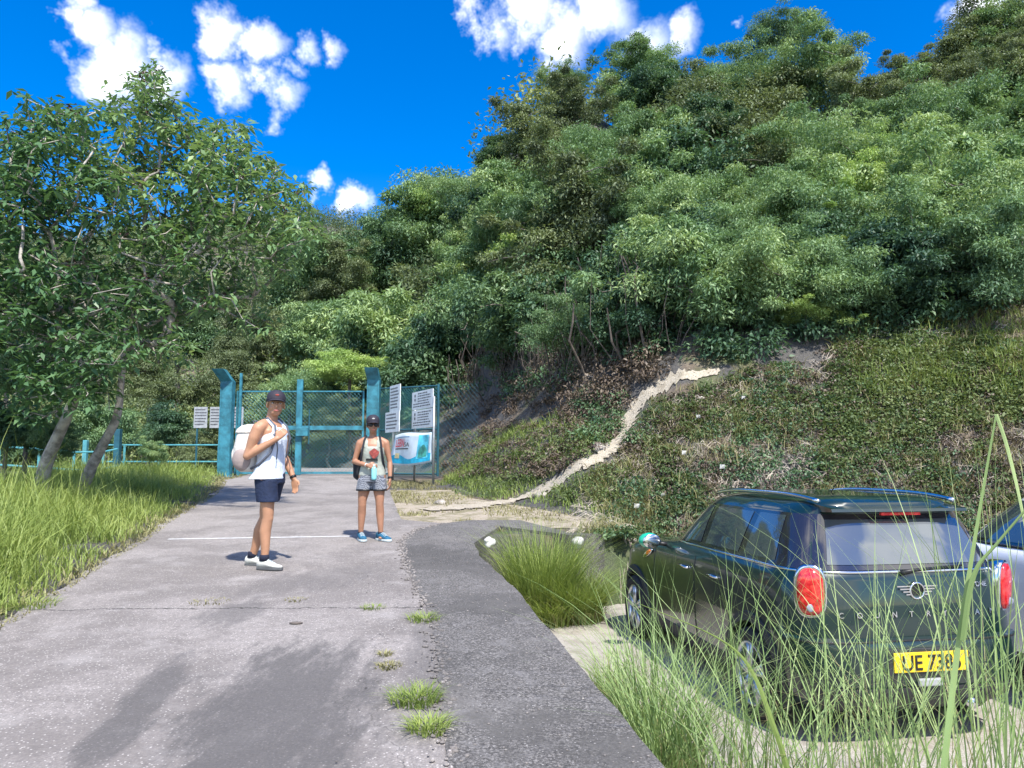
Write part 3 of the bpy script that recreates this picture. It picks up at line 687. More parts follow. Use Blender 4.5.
# ---- trees of the near hillside
def crown_proto(seed, n_cl, n_leaf, R_, flat=.62, L=.13, Wr=.34, cl_r=(.30, .85), droop=.45, cl_flat=.55):
    g = np.random.default_rng(seed)
    arms = unit(g.normal(size=(9, 3))+np.array([0, 0, .30])); arms[:,2] = np.clip(arms[:,2], -.35, .9); La = R_*g.uniform(.75, 1.3, 9)
    k = g.integers(0, 9, n_cl); u_ = g.random(n_cl)**.65            # leaf sprays strung along uneven limbs
    cen = arms[k]*(La[k]*u_)[:,None]+g.normal(size=(n_cl, 3))*R_*.20; cen[:,2] *= flat; rad = g.uniform(*cl_r, n_cl)*(1.15-.45*u_)
    V, Q, T = clump_leaves(cen, rad, n_leaf, flat=cl_flat, L=L, Wr=Wr, droop=droop, g=g, core=.25, jitter=.75)
    return np_mesh('crown', V, Q, T), cen
def trunk_proto(seed, cen, mat, R_):
    g = np.random.default_rng(seed+50)
    pole = MB(); pts = [(g.normal()*.10*(5-i)/5, g.normal()*.10*(5-i)/5, -3.+i*.5) for i in range(6)]; pts[-1] = (0, 0, -.5)
    pole.tube(pts, [.13, .12, .11, .10, .09, .08], n=8)
    mb, _ = grow([np.array([0, 0, -.55]), np.array([0, 0, -.4]), np.array([.02, 0, -.25])], [.08, .075, .06], cen[cen[:,2] < .75*cen[:,2].max()][:24], seg=.5, g=g, tip_r=.012)
    out = []
    for nm, q in (('trunk', pole), ('branches', mb)):
        me = bpy.data.meshes.new(nm); me.from_pydata(q.v, [], q.f); me.materials.append(mat); out.append(me)
    return out
PR = []
for i, (mt, L_, Wr, fl) in enumerate([('leaf_hill', .12, .30, .85), ('leaf_hill', .105, .3, .75), ('leaf_hill', .14, .32, .95), ('leaf_dark', .13, .42, .9), ('leaf_bright', .115, .32, .65), ('leaf_olive', .11, .4, .95)]):
    me, cen = crown_proto(100+i, 80, 400, 2.1, fl, L_, Wr); me.materials.append(M[mt]); PR.append((me, trunk_proto(100+i, cen, M['bark'], 2.1), mt))
def put_tree(name, P, scale, proto, lab, group, ground=None, sq=1., rz=None):
    """P: crown centre in the world; the trunk runs down to the terrain"""
    gz = float(H(P[0], P[1])) if ground is None else ground
    me, tr, _ = PR[proto]; rz = random.uniform(0, 6.28) if rz is None else rz
    t = empty(name, (P[0], P[1], gz), rz, lab, 'tree', group)
    c = bpy.data.objects.new('crown', me); COL.objects.link(c); c.parent = t; c.location = (0, 0, P[2]-gz); c.scale = (scale, scale, scale*sq)
    q = bpy.data.objects.new('branches', tr[1]); COL.objects.link(q); q.parent = t; q.location = (0, 0, P[2]-gz); q.scale = (scale, scale, scale*sq)
    zt = -.4*scale*sq; L_ = P[2]-gz+zt+.3; k = bpy.data.objects.new('trunk', tr[0]); COL.objects.link(k); k.parent = t
    kz = max(.12, L_/2.5); k.scale = (scale, scale, kz); k.location = (0, 0, P[2]-gz+zt+.5*kz); return t
sky_u = [300,330,380,430,450,490,540,600,640,700,760,790,820,850,890,930,960,1024,1090]
sky_v = [232,222,198,182,160,150,100,75,50,48,42,30,40,75,82,60,25,0,-20]
bot_u = [330,400,440,480,560,620,680,740,800,870,950,1024,1090]
bot_v = [400,392,388,372,365,345,325,340,318,312,298,290,290]
def depth_for(u, v, push=0):
    h = hit(u, v)
    return h
cnt = 0
rows_n = 8
for row in range(rows_n):
    f = (row+.1)/(rows_n-.4)                  # 0 bottom, 1 skyline
    u = 325 + (row % 2)*28
    while u < 1080:
        vt = np.interp(u, sky_u, sky_v)+34; vb = np.interp(u, bot_u, bot_v)-30
        uu = u+random.uniform(-14, 14); v = vb+(vt-vb)*f+random.uniform(-9, 9)
        h = hit(uu, min(v+34, 400), far=75.)
        if h is None:
            h = hit(uu, v+75, far=75.)
        D = 36 if h is None else min(h[1]-.3, 46)
        D = max(D, 15.5)
        P = at(uu, v, D); rad_px = random.uniform(46, 84) if f < .8 else random.uniform(36, 56); sc = rad_px/F*D/2.1
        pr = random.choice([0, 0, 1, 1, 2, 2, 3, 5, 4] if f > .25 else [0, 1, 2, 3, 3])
        if uu > 860 and 60 < v < 130: pr = 5
        put_tree('hillside_tree', P, sc, pr, 'leafy green tree in the dense canopy covering the right hillside', 'trees of the hillside canopy')
        cnt += 1; u += rad_px*1.0
# trees one can tell apart on the skyline and at the canopy's lower edge
for (u, v, D, rp_, pr, sq, name, lab) in [
    (785,42,25,40,0,.9,'skyline_tree','round topped tree standing highest on the skyline right of the big cloud'),
    (640,66,26,38,2,.8,'skyline_tree','bushy skyline tree just under the right end of the big cloud'),
    (562,88,26,30,1,.8,'skyline_tree','small dark skyline tree under the left part of the big cloud'),
    (500,150,26,34,3,.8,'skyline_tree','dark tree on the left shoulder of the skyline'),
    (975,45,22,60,5,.9,'pine_tree','grey green feathery tree in the top right corner'),
    (900,85,23,34,5,.7,'shrub_tree','brownish purple shrub on the skyline left of the corner tree'),
    (800,225,17.5,48,4,.5,'overhanging_tree','bright yellow green bough on the sunlit middle of the canopy'),  # sunlit highlight put into the leaf colour, here and on the next bough
    (850,250,17,45,4,.45,'overhanging_tree','bright green bough to the right of the sunlit middle bough'),
    (805,315,15.6,34,4,.7,'overhanging_tree','bright green bough hanging down over the dark hollow above the trail'),
    (470,352,17.5,30,4,.4,'overhanging_tree','bright green branch reaching left over the fence and signs'),
    (350,372,30,42,4,.7,'shrub','light green rounded shrub seen behind the gate'),
    (700,235,18,45,0,.5,'canopy_bough','pale green bough left of the sunlit boughs'),
    (620,290,17.5,44,2,.6,'canopy_bough','leafy mid green bough over the brown hanging roots')]:
    h = hit(u, v+(rp_+24 if v < 200 else 12), 75.)
    if u > 420 or v < 250: D = D if h is None else h[1]-(1.3 if 'bough' in lab and v < 300 else .5)
    if v < 200:                      # stand it where the slope is closest under the crown
        best = None
        for d_ in np.arange(15, 60, .5):
            q_ = at(u, v, d_); gap = q_[2]-float(H(q_[0], q_[1]))-rp_/F*d_*.9
            if gap > 0 and (best is None or gap < best[0]): best = (gap, d_)
        if best: D = best[1]
    put_tree(name, at(u, v, D), rp_/F*D/2.1, pr, lab, None, sq=sq)

# undergrowth and hanging vines below the canopy
TRAILP0 = np.array([p_ for p_, _w in pp])
def scatter_clumps(px, n, rad, nl, mat, name, lab, cat, L=.12, Wr=.4, lift=.2, dmin=0, flat=.7, droop=.4):
    """clumps of leaves on the terrain behind a pixel region; px: function giving (u,v)"""
    cen = []; 
    for _ in range(n):
        u, v = px(); h = hit(u, v, 60)
        if h is None or np.min(np.hypot(TRAILP0[:,0]-h[0], TRAILP0[:,1]-h[1])) < .26: continue
        cen.append(h+np.array([0, -.15, lift*random.uniform(.2, 1.5)]))
    cen = np.array(cen); rd = rng.uniform(rad*.6, rad*1.3, len(cen))
    V, Q, T = clump_leaves(cen, rd, nl, flat=flat, L=L, Wr=Wr, droop=droop)
    return tag(link(name, np_mesh(name, V, Q, T), mat), lab, cat, kind='stuff')
def reg_under():
    u = random.uniform(440, 1060); b = np.interp(u, bot_u, bot_v); return u, b+random.uniform(-60, 28)
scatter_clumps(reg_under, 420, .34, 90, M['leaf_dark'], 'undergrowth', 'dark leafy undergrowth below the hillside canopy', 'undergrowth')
def reg_vine(): return random.uniform(430, 660), random.uniform(300, 405)
scatter_clumps(reg_vine, 260, .30, 90, M['leaf_dry'], 'dead_leaves', 'brown dead leaves and litter hanging under the canopy', 'dead leaves', L=.09)
def reg_litter():
    u = random.uniform(445, 640); return u, random.uniform(395, 478-max(0, (u-540)*.25))
scatter_clumps(reg_litter, 420, .2, 60, M['leaf_dry'], 'leaf_litter', 'brown leaf litter on the slope left of the trail', 'leaf litter', L=.07, lift=.02, flat=.3)
scatter_clumps(lambda: (random.uniform(455, 620), random.uniform(430, 500)), 150, .22, 60, M['leaf_cover'], 'slope_weeds', 'patchy green creepers on the slope left of the trail', 'creepers', L=.07, lift=.03, flat=.5)
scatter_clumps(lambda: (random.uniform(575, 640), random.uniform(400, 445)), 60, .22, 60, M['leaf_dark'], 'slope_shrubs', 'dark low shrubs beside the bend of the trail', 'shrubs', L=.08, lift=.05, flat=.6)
gv = MB(); g_ = random.Random(3)
for p_, w_ in pp:
    for _ in range(3):
        a = g_.uniform(0, 6.28); r_ = w_*g_.uniform(.5, 1.6); x, y = p_[0]+r_*math.cos(a), p_[1]+r_*math.sin(a); z = float(H(x, y)); q = g_.uniform(.005, .016)
        gv.ell((x, y, z+.035), (q*g_.uniform(.7, 1.5), q, q*.6), Euler((g_.uniform(-.5, .5), 0, a)).to_matrix(), 6, 4)
tag(gv.build('gravel', M['trail']), 'loose gravel and small stones scattered along the trail', 'gravel', kind='stuff')
# hanging roots and bare stems
tw = MB()
for _ in range(260):
    u = random.uniform(440, 690); b = np.interp(u, bot_u, bot_v); h = hit(u, b+random.uniform(-25, 30), 60)
    if h is None: continue
    p = h+np.array([0, -.1, 0]); q = p+np.array([random.uniform(-.6, .6), random.uniform(-.7, .1), random.uniform(.7, 2.2)]); m_ = (p+q)/2+np.array([random.uniform(-.35, .35), random.uniform(-.3, .1), random.uniform(-.1, .2)])
    tw.tube([p, p*.6+m_*.4+rng.normal(size=3)*.05, m_, m_*.4+q*.6+rng.normal(size=3)*.06, q], [.012, .012, .010, .008, .006] if random.random() < .8 else [.03, .028, .025, .02, .015], n=4, caps=False)
tag(tw.build('hanging_roots', M['bark_brown']), 'tangle of brown roots and bare stems hanging under the canopy', 'roots', kind='stuff')
for (pix, D, r0, lab) in [([(655,360),(668,300),(682,270),(688,245)], (17,17.2,17.2,17.5), .05, 'slender bare trunk rising from the head of the gully above the trail'),
                          ([(699,345),(700,310),(694,280),(704,255)], (17,17,17.1,17.4), .035, 'thin pale leaning trunk right of the bare gully')]:
    pts = px_curve(pix, D, 5); b = MB(); b.tube(pts, list(np.linspace(r0, r0*.5, len(pts))), n=7); tag(b.build('bare_trunk', M['bark_pale' if r0 < .06 else 'bark_brown'], smooth=True), lab, 'tree trunk')

# ground cover of the bank behind the cars
TRAILP = np.array([p_ for p_, _w in pp])
def off_trail(h, r_=.30): return np.min(np.hypot(TRAILP[:,0]-h[0], TRAILP[:,1]-h[1])) > r_
def on_bank(n, u0, u1, v0f, v1f, thr, seed, sc):
    out = []
    while len(out) < n:
        u = random.uniform(u0, u1); v = random.uniform(v0f(u), v1f(u)); h = hit(u, v, 40)
        if h is None or not off_trail(h): continue
        if fbm(h[0:1], h[1:2], sc, seed)[0] < thr+random.uniform(-.06, .06): continue
        out.append(h)
    return np.array(out)
cr_u = [560,600,640,660,700,730,800,860,900,960,1024,1060]; cr_v = [500,480,432,410,392,382,372,335,322,312,300,300]
crest = lambda u: np.interp(u, cr_u, cr_v)
def bank_leaves(n, nl, thr, seed, mat, name, lab, rad, L, lift=.03, bias=None, u0=600, u1=1050, sc=1.0):
    c = on_bank(n, u0, u1, lambda u: crest(u)-8, lambda u: 560, thr, seed, sc)
    c[:,2] += lift; V, Q, T = clump_leaves(c, rng.uniform(rad*.5, rad*1.3, len(c)), nl, flat=.35, L=L, Wr=.55, droop=.1, jitter=.9)
    return tag(link(name, np_mesh(name, V, Q, T), mat), lab, 'ground cover', kind='stuff')
bank_leaves(1300, 44, .55, 41, M['leaf_cover'], 'ground_cover', 'green creeper patches over the bank behind the cars', .16, .06)
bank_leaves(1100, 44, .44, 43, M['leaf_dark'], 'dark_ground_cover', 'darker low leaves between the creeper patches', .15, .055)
bank_leaves(1500, 34, .36, 47, M['leaf_dry'], 'dry_litter', 'dry brown litter on the bank behind the cars', .18, .055, .01)
bank_leaves(900, 46, .48, 53, M['leaf_cover'], 'crest_cover', 'brighter green cover on the upper right of the bank', .18, .065, .05, u0=830, sc=1.6)
c = on_bank(700, 585, 1060, lambda u: crest(u)-12, lambda u: 555, .40, 61, 1.4); ii = np.repeat(np.arange(len(c)), 16); m = len(ii)
bgr = blades(c[ii]+rng.normal(size=(m, 3))*np.array([.07, .07, .01]), U(.10, .38, m), U(0, 6.28, m), U(.3, 1.3, m), U(.006, .014, m), rng.random(len(c))[ii]*.7+U(0, .3, m), 4)
tag(grass_obj('bank_tufts', [bgr], M['grass_dry']), 'thin olive and straw grass growing through the creepers on the bank', 'grass', kind='stuff')
c = on_bank(230, 860, 1060, lambda u: crest(u)-18, lambda u: 400, .46, 66, 1.8); ii = np.repeat(np.arange(len(c)), 16); m = len(ii)
bgr = blades(c[ii]+rng.normal(size=(m, 3))*np.array([.10, .10, .01]), U(.10, .36, m), U(0, 6.28, m), U(.2, 1., m), U(.008, .016, m), U(0, 1, m), 4)
tag(grass_obj('crest_grass', [bgr], M['grass']), 'bright green grass on the upper right of the bank', 'grass', kind='stuff')
tw = MB()
for h in on_bank(3600, 575, 1050, lambda u: crest(u), lambda u: 570, .28, 47, 1.0):
    a = random.uniform(0, 6.28); l_ = random.uniform(.08, .38); d = np.array([math.cos(a)*l_, math.sin(a)*l_, 0])
    p, q = h-d*.5, h+d*.5; p[2] = H(p[0], p[1])+.02; q[2] = H(q[0], q[1])+random.uniform(.02, .12); m_ = (p+q)/2+np.array([0, 0, random.uniform(.01, .07)])
    tw.tube([p, m_, q], [.005, .0045, .003], n=3, caps=False)
tag(tw.build('dry_twigs', M['twig']), 'scattered dry twigs and dead stems over the bank', 'twigs', kind='stuff')

# far hillside behind the gate and the left tree
cen = []; rad = []
while len(cen) < 1900:
    y = 30+98*random.random()**1.3; x = random.uniform(-.78, .05)*y+random.uniform(-3, 3)
    if y < 36 and x > -9: continue
    if fbm(np.array([x]), np.array([y]), 7., 71)[0] < .30: continue
    r_ = random.uniform(.8, 2.1)*(1+.006*y); cen.append((x, y, float(H(x, y))+r_*.35)); rad.append(r_)
cen = np.array(cen); rad = np.array(rad); far = cen[:,1] > 62
for m_, L_, nl, nm, lab in ((far, .27, 300, 'far_scrub', 'pale olive scrub and small trees covering the far hillside'), (~far, .27, 240, 'hillside_scrub', 'dense green scrub on the hillside behind the gate and railing')):
    V, Q, T = clump_leaves(cen[m_], rad[m_], nl, flat=.75, L=L_, Wr=.5, droop=.1, jitter=.8, core=.7)
    tag(link(nm, np_mesh(nm, V, Q, T), M['leaf_far']), lab, 'scrub', kind='stuff')
for i, (u, v, D, rp_, pr) in enumerate([(30,440,25,40,3),(100,430,27,40,2),(165,425,27,36,3),(200,450,25,26,5),(150,380,32,45,5),(60,370,32,50,2),(230,380,34,40,5),(290,400,31,40,0),(250,340,40,50,5),(330,330,38,46,2),(180,320,42,55,3),(300,270,46,50,2),(10,330,36,50,5),(340,285,42,40,5),(330,430,29,30,5),(275,440,29,28,3)]):
    put_tree('valley_tree', at(u, v, D), rp_/F*D/2.1, pr, 'bushy green tree growing in the valley beyond the teal railing and gate', 'trees in the valley beyond the gate')

# ---- the left trees, nearest to the camera
def left_tree(name, lab, trunk_pix, trunk_d, trunk_r, blobs, dens, drange, extra=0, seedpods=0, mat='leaf_tree', bark='bark_pale', L=.18):
    trunk = px_curve(trunk_pix, trunk_d, 4); tr_r = np.interp(np.linspace(0, 1, len(trunk)), np.linspace(0, 1, len(trunk_r)), trunk_r)
    tg = []
    for (u, v, r_) in blobs:
        for _ in range(max(3, int(dens*r_*r_/100.))):
            a = random.uniform(0, 6.28); q = r_*math.sqrt(random.random()); tg.append(at(u+q*math.cos(a), v+q*math.sin(a)*.9, random.uniform(*drange)))
    tg = np.array(tg); mb, tips = grow(trunk, list(tr_r), tg, seg=.32, wander=.10, tip_r=.0065, power=.40)
    root = empty(name, trunk[0], 0, lab, 'tree'); off = np.array(trunk[0])
    mb.v = [tuple(np.array(p)-off) for p in mb.v]; mb.build('trunk', M[bark], root, smooth=True)
    k = 17; idx = np.repeat(np.arange(len(tips)), k); m = len(idx); az = U(0, 6.28, m)
    D = unit(np.stack([np.cos(az), np.sin(az), U(-1.1, .35, m)], 1)); P = tips[idx]+rng.normal(size=(m, 3))*.07+D*.03-off
    Nn = unit(np.stack([np.cos(az)*.5, np.sin(az)*.5, np.ones(m)], 1)+rng.normal(size=(m, 3))*.35); Ls = L*U(.6, 1.2, m)
    V, Q = leaf_quads(P, D, Nn, Ls, Ls*.36); T = np.repeat(np.clip(.5*U(0, 1, m)+.5*U(0, 1, len(tips))[idx], 0, 1), 4)
    link('crown', np_mesh('crown', V, Q, T), M[mat], root)
    if seedpods:
        ps = tips[rng.choice(len(tips), seedpods, replace=False)]; V, Q, T = clump_leaves(ps-off+np.array([0, 0, .05]), np.full(seedpods, .10), 22, L=.06, Wr=.5)
        tag(link('seed_clusters', np_mesh('seed_clusters', V, Q, T), M['leaf_red'], root), 'dark red brown seed clusters')
    return root
bl_r = [(150,78,16),(135,105,30),(165,120,26),(190,150,34),(228,148,30),(262,178,26),(225,185,36),(175,195,45),(290,200,20),(308,218,12),(260,215,30),(215,240,40),(150,250,45),(280,250,22),(200,300,30),(150,320,30),(240,290,18),(118,160,34),(300,232,18),(272,268,22),(255,318,16),(170,350,20)]
bl_l = [(30,122,26),(62,128,28),(15,150,30),(88,120,18),(55,175,50),(10,210,45),(95,200,35),(50,245,50),(15,290,40),(70,310,45),(20,345,40),(70,365,36),(115,350,25),(35,395,30),(100,400,16),(-30,200,50),(-30,300,50),(110,290,30)]
for (u, v, D, rp_, pr, lab) in ((8,425,13.6,40,3,'dark bush at the left picture edge before the railing'),(48,440,13.4,26,2,'low bush between the two left tree trunks'),(30,370,14.5,40,2,'leafy bush behind the broadleaf tree trunk'),(150,452,20,16,2,'small shrub on the bank before the left railing')):
    put_tree('bush', at(u, v, D), rp_/F*D/2.1, pr, lab, None)
left_tree('leaning_tree', 'spreading tree with a pale spotted leaning trunk before the teal railing', [(80,497),(91,468),(105,441),(117,416),(121,384),(124,350)], (13.2,13.1,13,12.9,12.8,12.7), (.105,.095,.08,.07,.055,.045), bl_r, 3.7, (11.6, 14.2), seedpods=60)
left_tree('broadleaf_tree', 'broadleaf tree with crooked forked trunk at the left edge', [(40,494),(46,464),(58,436),(72,405),(82,372),(86,335),(82,300)], (12.6,12.6,12.5,12.4,12.3,12.2,12.2), (.12,.105,.09,.08,.07,.06,.045), bl_l, 3.1, (10.8, 13.4), seedpods=14)

# ================================================================== gate, fence, railing, signs
def P3(u, v, Y): return at(u, v, Y)
GY0 = 22.0; gz0 = float(road_plane(GY0))
def gp(u, Y=GY0): return (u-512)/F*Y       # rough world x of a pixel column at depth Y
gxl, gxr = at(232, 440, GY0)[0], at(367, 440, GY0)[0]
def mesh_wires(p0, p1, z0, z1, b, pitch=.11, r=.0032):
    """diamond chain link between two ground points"""
    p0 = np.array(p0, float); p1 = np.array(p1, float); Lh = np.linalg.norm((p1-p0)[:2]); d = (p1-p0)/Lh; hgt = z1-z0
    k = -hgt
    while k < Lh:
        for sgn in (1, -1):
            a = max(k, 0); e = min(k+hgt, Lh)
            if e > a:
                za, ze = (z0+a-k, z0+e-k) if sgn > 0 else (z1-(a-k), z1-(e-k))
                A = p0+d*a; B_ = p0+d*e; b.tube([(A[0], A[1]+sgn*r, za), (B_[0], B_[1]+sgn*r, ze)], r, n=3, caps=False)
        k += pitch
def cranked_post(name, x, y, z, w_, h, arm, lab, mat):
    """square hollow post with a cranked top arm"""
    b = MB(); b.box((0, 0, (h-.32)/2), (w_, w_*.8, h-.32))
    b.loft([[(-w_/2, -w_*.4, h-.32), (w_/2, -w_*.4, h-.32), (w_/2, w_*.4, h-.32), (-w_/2, w_*.4, h-.32)],
            [(-w_/2+arm[0], -w_*.4+arm[1], h), (w_/2+arm[0], -w_*.4+arm[1], h), (w_/2+arm[0], w_*.4+arm[1], h), (-w_/2+arm[0], w_*.4+arm[1], h)]])
    for s_ in (-1, 1): b.box((s_*w_*.42, -w_*.44, (h-.4)/2), (w_*.10, .02, h-.45))
    b.box((0, 0, .02), (w_*1.5, w_*1.5, .04))
    o = b.build(name, mat, bevel=.006); o.location = (x, y, z); return tag(o, lab, 'gate post')
cranked_post('gate_post', at(226,440,21.7)[0], 21.7, gz0-.05, .34, 3.05, (-.14, -.35), 'thick teal left gate post with top cranked toward the road', M['teal'])
cranked_post('gate_post', at(373,440,21.9)[0], 21.9, gz0-.05, .36, 3.12, (-.03, -.30), 'thick teal right gate post with a darker cranked top', M['teal'])
b = MB(); b.box((0, 0, 1.5), (.07, .07, 3.0)); o = b.build('fence_post', M['teal'], bevel=.005); o.location = (at(239,440,21.9)[0], 21.9, gz0-.05); tag(o, 'slim teal post standing just right of the thick left gate post', 'post')
gate = empty('mesh_gate', (0, GY0, gz0), 0, 'closed teal double gate of wire mesh in square frames across the road', 'gate')
zb, zt, zm = .05, 2.45, 1.37
xm = at(299, 440, GY0)[0]
def leaf(x0, x1, rise):
    b = MB()
    for x in (x0, x1): b.box((x, 0, (zb+zt)/2), (.05, .05, zt-zb))
    b.box(((x0+x1)/2, 0, zb+.03), (x1-x0, .05, .06)); b.box(((x0+x1)/2, 0, zt-.02), (x1-x0, .04, .04))
    o = b.build('gate_leaf', M['teal'], gate)
    m = MB(); m.box(((x0+x1)/2, -.01, zm), (x1-x0, .07, .12)); m.build('middle_bar', M['teal'], o)
    q = MB(); mesh_wires((x0, 0, 0), (x1, 0, 0), zb, zt, q); q.build('wire_mesh', M['wire'], o)
leaf(gxl+.12, xm-.04, 0); leaf(xm+.04, gxr-.12, 0)
b = MB(); b.box((xm, -.03, 1.4), (.17, .09, 2.75)); b.build('centre_stile', M['teal'], gate, bevel=.004)
b = MB(); b.box((xm+.12, -.12, 1.25), (.34, .12, .24)); b.build('lock_box', M['teal'], gate, bevel=.01)
b = MB(); b.tube([(xm+.3, -.07, .9), (xm+.3, -.07, 1.9)], .02); b.build('bolt_bar', M['teal_dark'], gate)
# fence running right from the gate to the slope
fence = empty('mesh_fence', (0, 0, gz0), 0, 'dark teal wire mesh fence between the gate and the slope', 'fence')
f0 = np.array([at(380,440,21.9)[0], 21.9, 0]); f1 = np.array([at(438,440,21.0)[0], 21.0, 0])
q = MB(); mesh_wires(f0, f1, .0, 2.5, q, pitch=.09, r=.004); q.build('wire_mesh', M['wire'], fence)
q = MB()
for z in (2.5, .06, 1.3): q.tube([f0+np.array([0, 0, z]), f1+np.array([0, 0, z])], .022)
q.build('rail', M['teal_dark'], fence)
q = MB(); q.tube([f1, f1+np.array([0, 0, 2.55])], .035); q.build('post', M['teal_dark'], fence)
f2 = np.array([at(478,440,20.2)[0], 20.2, 0]); q = MB(); mesh_wires(f1, f2, .0, 2.5, q, pitch=.14, r=.003); q.build('wire_mesh', M['teal_dark'], fence)

# railings on the left
def railing(name, pts, zs, post_at, lab, hgt=1.1, r=.028, mats=('rail', 'rail')):
    root = empty(name, pts[0], 0, lab, 'railing'); o0 = np.array(pts[0])
    for z in zs:
        q = MB(); q.tube([np.array(p)-o0+np.array([0, 0, z]) for p in pts], r, n=6); q.build('rail', M[mats[0]], root)
    for p in post_at:
        q = MB(); p = np.array(p)-o0; q.tube([p+np.array([0, 0, -.2]), p+np.array([0, 0, hgt])], .035, n=6); q.build('post', M[mats[1]], root)
    return root
def gpt(u, v, Y): return at(u, v, Y)
zr = at(170, 445, 22.)[2]-1.1
A_ = [(at(u, 440, 22.)[0], 22., zr) for u in (219, 190, 160, 125, 108)]
railing('railing', A_, (.62, 1.1), [A_[0], A_[2], A_[3]], 'two rail teal railing running left from the gate post', r=.022)
B2 = [(at(u, 440, y_)[0], y_, zr+dz) for u, y_, dz in ((118,21.5,-.08),(104,21.,-.17),(75,20.6,-.18),(40,20.2,-.10),(0,20.,-.04),(-60,20,0))]
railing('railing', B2, (.15, .58, 1.06), [B2[1], B2[2], B2[3], B2[4]], 'three rail pale teal railing behind the left trees', r=.026)
b = MB(); b.box((0, 0, .8), (.16, .16, 1.7)); o = b.build('railing_post', M['teal_dark'], bevel=.01); p = at(118, 440, 21.8); o.location = (p[0], p[1], zr-.1); tag(o, 'tall dark teal square post where the two railings meet', 'post')
b = MB(); b.box((0, 0, .7), (.12, .12, 1.4)); o = b.build('railing_post', M['rail'], bevel=.01); p = at(86, 440, 22.4); o.location = (p[0], p[1], zr-.15); tag(o, 'pale teal square post behind the leaning trunk', 'post')

# boards
def sign_face_text(lines, b, w_, h, size):
    pass
M['board'] = simple('board', (.80,.83,.84), .5, var=.10, scale=6, bump=.05)
M['board_grey'] = simple('board_grey', (.36,.38,.41), .6, var=.2, scale=8, bump=.1)
M['ink'] = simple('ink', (.05,.055,.07), .6, var=.1, bump=0)
M['ink_green'] = simple('ink_green', (.12,.28,.22), .6, var=.1, bump=0)
def board(name, p, dirx, w_, h, lab, rows, mat='board', seed=0, pict=True, tilt=0., thick=.02, postz=None):
    """board whose lower left corner is p, running along dirx (unit xy); face towards the road"""
    root = empty(name, p, math.atan2(dirx[1], dirx[0]), lab, 'sign'); r_ = random.Random(seed)
    b = MB(); b.box((w_/2, 0, h/2), (w_, thick, h)); pn = b.build('panel', M[mat], root, bevel=.004)
    for i in range(4): pass
    ink = MB(); y = -thick/2-.003
    z = h*.90
    for i in range(rows):
        x = w_*.08; rh = h*.72/rows*.5
        x0 = w_*(.30 if pict and i < rows*.6 else .08); x = x0
        end = w_*r_.uniform(.70, .93)
        while x < end:
            cw = r_.uniform(.018, .05)*w_*1.6; cw = min(cw, end-x+.001); ink.add([(x, y, z-rh), (x+cw, y, z-rh), (x+cw, y, z), (x, y, z)], [(0,1,2,3)]); x += cw+.012*w_*1.5
        z -= h*.84/rows
    if pict:
        for cz in (.78, .55):
            cx, cr = w_*.16, min(w_, h)*.09; n = 16
            ink.add([(cx+cr*math.cos(2*math.pi*k/n), y, h*cz+cr*math.sin(2*math.pi*k/n)) for k in range(n)], [tuple(range(n))])
    ink.build('lettering', M['ink'], pn)
    return root
# big pair of boards and the banner share one line beside the road
q0 = at(412, 425, 20.0); q1 = at(433, 425, 18.7); dx = (q1-q0)[:2]; W1 = np.linalg.norm(dx); dx = dx/W1
z_top = at(412, 393, 20.)[2]; z_bot = at(412, 429, 20.)[2]; zmid = (z_top+z_bot)/2
board('notice_board', (q0[0], q0[1], zmid+.01), dx, W1, z_top-zmid-.01, 'upper of the two wide white notice boards on the right sign posts', 6, seed=1)
board('notice_board', (q0[0], q0[1], z_bot), dx, W1, zmid-z_bot-.01, 'lower of the two wide white notice boards above the banner', 6, seed=2)
r0 = at(388, 425, 20.9); r1 = at(400, 425, 20.0); dy_ = (r1-r0)[:2]; W2 = np.linalg.norm(dy_); dy_ = dy_/W2
zt2 = at(389, 386.5, 20.9)[2]; zm2 = at(389, 412.5, 20.9)[2]; zb2 = at(387, 433, 20.9)[2]
board('notice_board', (r0[0]+.05, r0[1]-.02, zm2), dy_, W2*.86, zt2-zm2, 'narrow tall white notice board nearest the gate', 7, seed=3, pict=False)
board('notice_board', (r0[0]-.05, r0[1]-.10, zb2), dy_, W2*1.15, zm2-zb2-.02, 'squarish white notice board below the narrow tall one', 5, seed=4, pict=False)
for (u, Y, lab, h) in ((433.5, 18.62, 'bright steel sign post at the right end of the wide boards', 2.5), (414.5, 19.95, 'steel sign post under the left end of the wide boards', 2.3), (393, 20.65, 'steel sign post behind the woman carrying the narrow boards', 2.5)):
    p = at(u, 440, Y); g_ = float(H(p[0], p[1])); zt_ = at(u, 396 if Y < 19 else 398, Y)[2]
    b = MB(); b.tube([(0, 0, 0), (0, 0, zt_-g_)], .03, n=10); o = b.build('sign_post', M['steel'], smooth=True); o.location = (p[0], p[1]+.05, g_); tag(o, lab, 'post')
